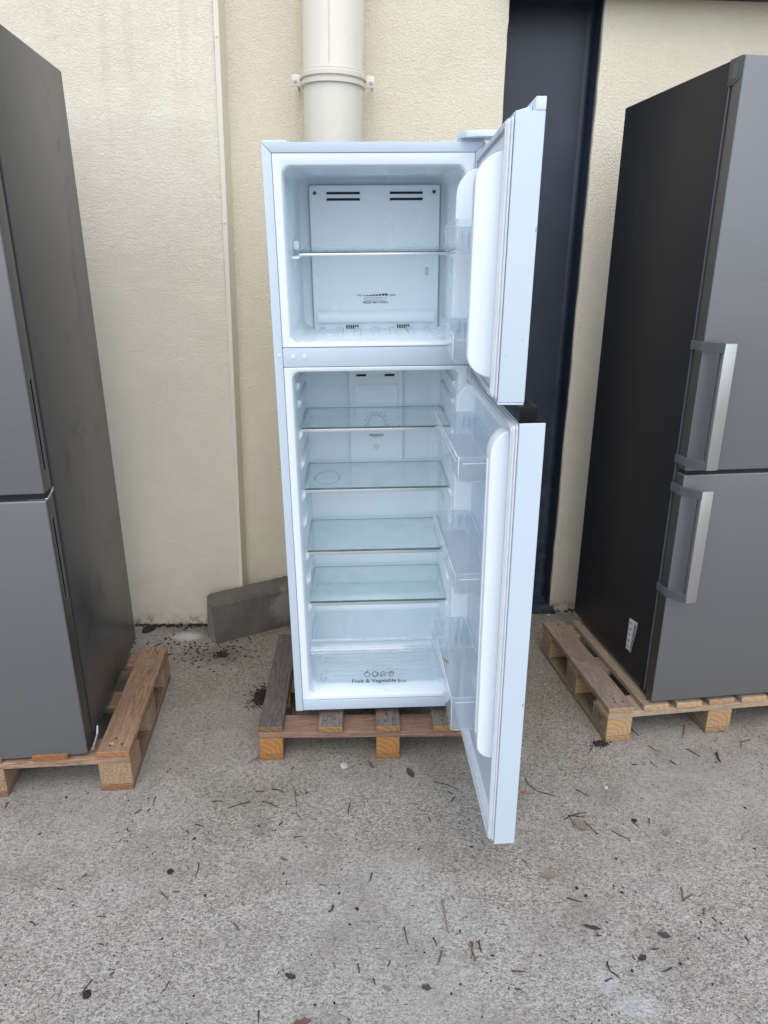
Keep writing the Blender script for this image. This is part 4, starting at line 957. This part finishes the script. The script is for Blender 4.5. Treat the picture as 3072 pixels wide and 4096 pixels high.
lump(tp('B', 567, 101), .0115, 'white_chip', 'paint_chip', 'white flat flake on the concrete before the weathered pallet', 'paint chip', None, .25, 1.3)
lump(tp('C', 609, 406), .006, 'white_chip', 'pebble', 'tiny white pebble beyond the open fridge door', 'pebble', None, .6)
lump(gnd(2195, 2460), .007, 'white_chip', 'pebble', 'small white pebble beside the column base plate', 'pebble', None, .6)
GL = 'black crumbs on the concrete'; LL = 'small black crumb lying on the concrete'
for tile, x, y in [('A',215,247),('A',697,300),('A',430,308),('A',963,313),('A',1259,576),('A',825,590),('A',1103,122),('A',258,545),('B',676,94),('B',872,170),('B',20,493),('B',125,522),('B',1378,452),('B',1396,628),('B',1052,646),('B',178,800),('B',325,628),
   ('C',450,308),('C',1510,537),('C',1573,802),('C',1655,798),('C',675,868),('C',1323,243),('C',545,703),('C',420,1058),('C',661,1043),('C',1290,152),('C',1522,188),
   ('D',475,139),('D',730,41),('D',1330,74),('D',36,656),('D',1050,357),('D',1255,726),('E',1015,141),('E',655,161),('E',607,262),('E',1092,445),('E',508,772),('E',1266,712),('E',1325,649),('E',382,783),('E',1532,465),('E',1323,304),('E',538,61),
   ('F',420,28),('F',710,55),('F',181,462),('F',778,563),('F',1092,517),('F',1141,486),('F',614,249),('F',1300,650),('F',1210,353),('F',1225,250),('F',478,77)]:
    P = tp(tile, x, y); lump(P, random.uniform(.0020, .0038), 'soil', 'crumb', 'small black crumb ' + zone(P), 'crumb', 'black crumbs ' + zone(P), .6, random.uniform(1, 1.7))
# dark soil spilt beside the weathered pallet, and soil under the pale pallet's corner
def soil_heap(c, n, sx, sy, name, label):
    mm = MB()
    for i in range(n):
        x, y = random.gauss(0, sx), random.gauss(0, sy); s_ = random.uniform(.0018, .006)*(1.4 if abs(x) < sx and abs(y) < sy else .8); z = max(0, .012*math.exp(-(x/sx)**2 - (y/sy)**2)*random.random())
        v = [(x + a*s_*random.uniform(.6, 1.3), y + b*s_*random.uniform(.6, 1.3), z + (cc+.6)*s_*.7) for a, b, cc in ((1,0,0), (-1,0,0), (0,1,0), (0,-1,0), (0,0,1), (0,0,-.6))]
        mm.add(v, [(0,2,4), (2,1,4), (1,3,4), (3,0,4), (2,0,5), (1,2,5), (3,1,5), (0,3,5)])
    o = mm.build(name, M['soil'], None, Mx=Matrix.Translation((c.x, c.y, 0))); return tag(o, label, 'soil', None, 'stuff')
soil_heap(gnd(1045, 2790), 420, .022, .040, 'soil_heap', 'spilt heap of dark soil crumbs at the side of the weathered pallet')
soil_heap(gnd(2402, 2978), 90, .020, .010, 'soil_heap', 'dark red brown soil crumbs at the stamped corner of the pale pallet')
soil_heap(gnd(886, 2622), 60, .025, .015, 'soil_heap', 'thin scatter of black crumbs in front of the broken kerb stone end')
# twiglets by the corner block of the weathered pallet
for pts in ([(1160,1445),(1120,1470),(1075,1498)], [(1150,1460),(1168,1495)], [(1145,1465),(1130,1505)]):
    twig([gnd(530 + x*.434, 2400 + y*.434) for x, y in pts], .0014, 'twig_brown', 'forked brown twiglet at the front corner of the weathered pallet', 'forked twiglets at the pallet corner')
# fine litter nobody could count: needles, grit, soil along the wall foot
mm = MB()
def needle(x, y, L_, a, r, z=0):
    dx, dy = math.cos(a)*L_/2, math.sin(a)*L_/2; nx, ny = -math.sin(a)*r, math.cos(a)*r
    mm.add([(x-dx-nx, y-dy-ny, .0003), (x+dx-nx, y+dy-ny, .0003), (x+dx+nx, y+dy+ny, .0003), (x-dx+nx, y-dy+ny, .0003), (x-dx, y-dy, r*1.6), (x+dx, y+dy, r*1.6)], [(0,1,5,4), (2,3,4,5), (0,4,3), (1,2,5)])
for i in range(900):
    x, y = random.uniform(-1.6, 1.8), random.uniform(.7, 2.78)
    needle(x, y, random.uniform(.003, .016)*random.choice((.5, 1, 1)), random.gauss(0, .9), random.uniform(.0004, .0010))
for i in range(1300):
    x, y = random.uniform(-1.7, 2.0), random.uniform(.7, 2.78); s_ = random.uniform(.0006, .0019)
    needle(x, y, s_*2, random.random()*3, s_)
for i in range(700):
    x = random.uniform(-1.25, -.58) if i % 2 else random.uniform(-.56, 1.5); yw = yl(x) if x < -.6 else yr(x)
    s_ = random.uniform(.001, .0042); needle(x, yw - abs(random.gauss(0, .012)) - .003, s_*random.uniform(2, 4), random.gauss(0, .5), s_)
for i in range(240):
    q = gnd(random.gauss(780, 180), random.gauss(2600, 35)); s_ = random.uniform(.0008, .0028)
    if q.y < yl(q.x) - .01: needle(q.x, q.y, s_*random.uniform(2, 6), random.gauss(.2, .7), s_)
tag(mm.build('fine_litter', M['soil'], None), 'fine dark grit and plant needles strewn over the concrete', 'litter', None, 'stuff')
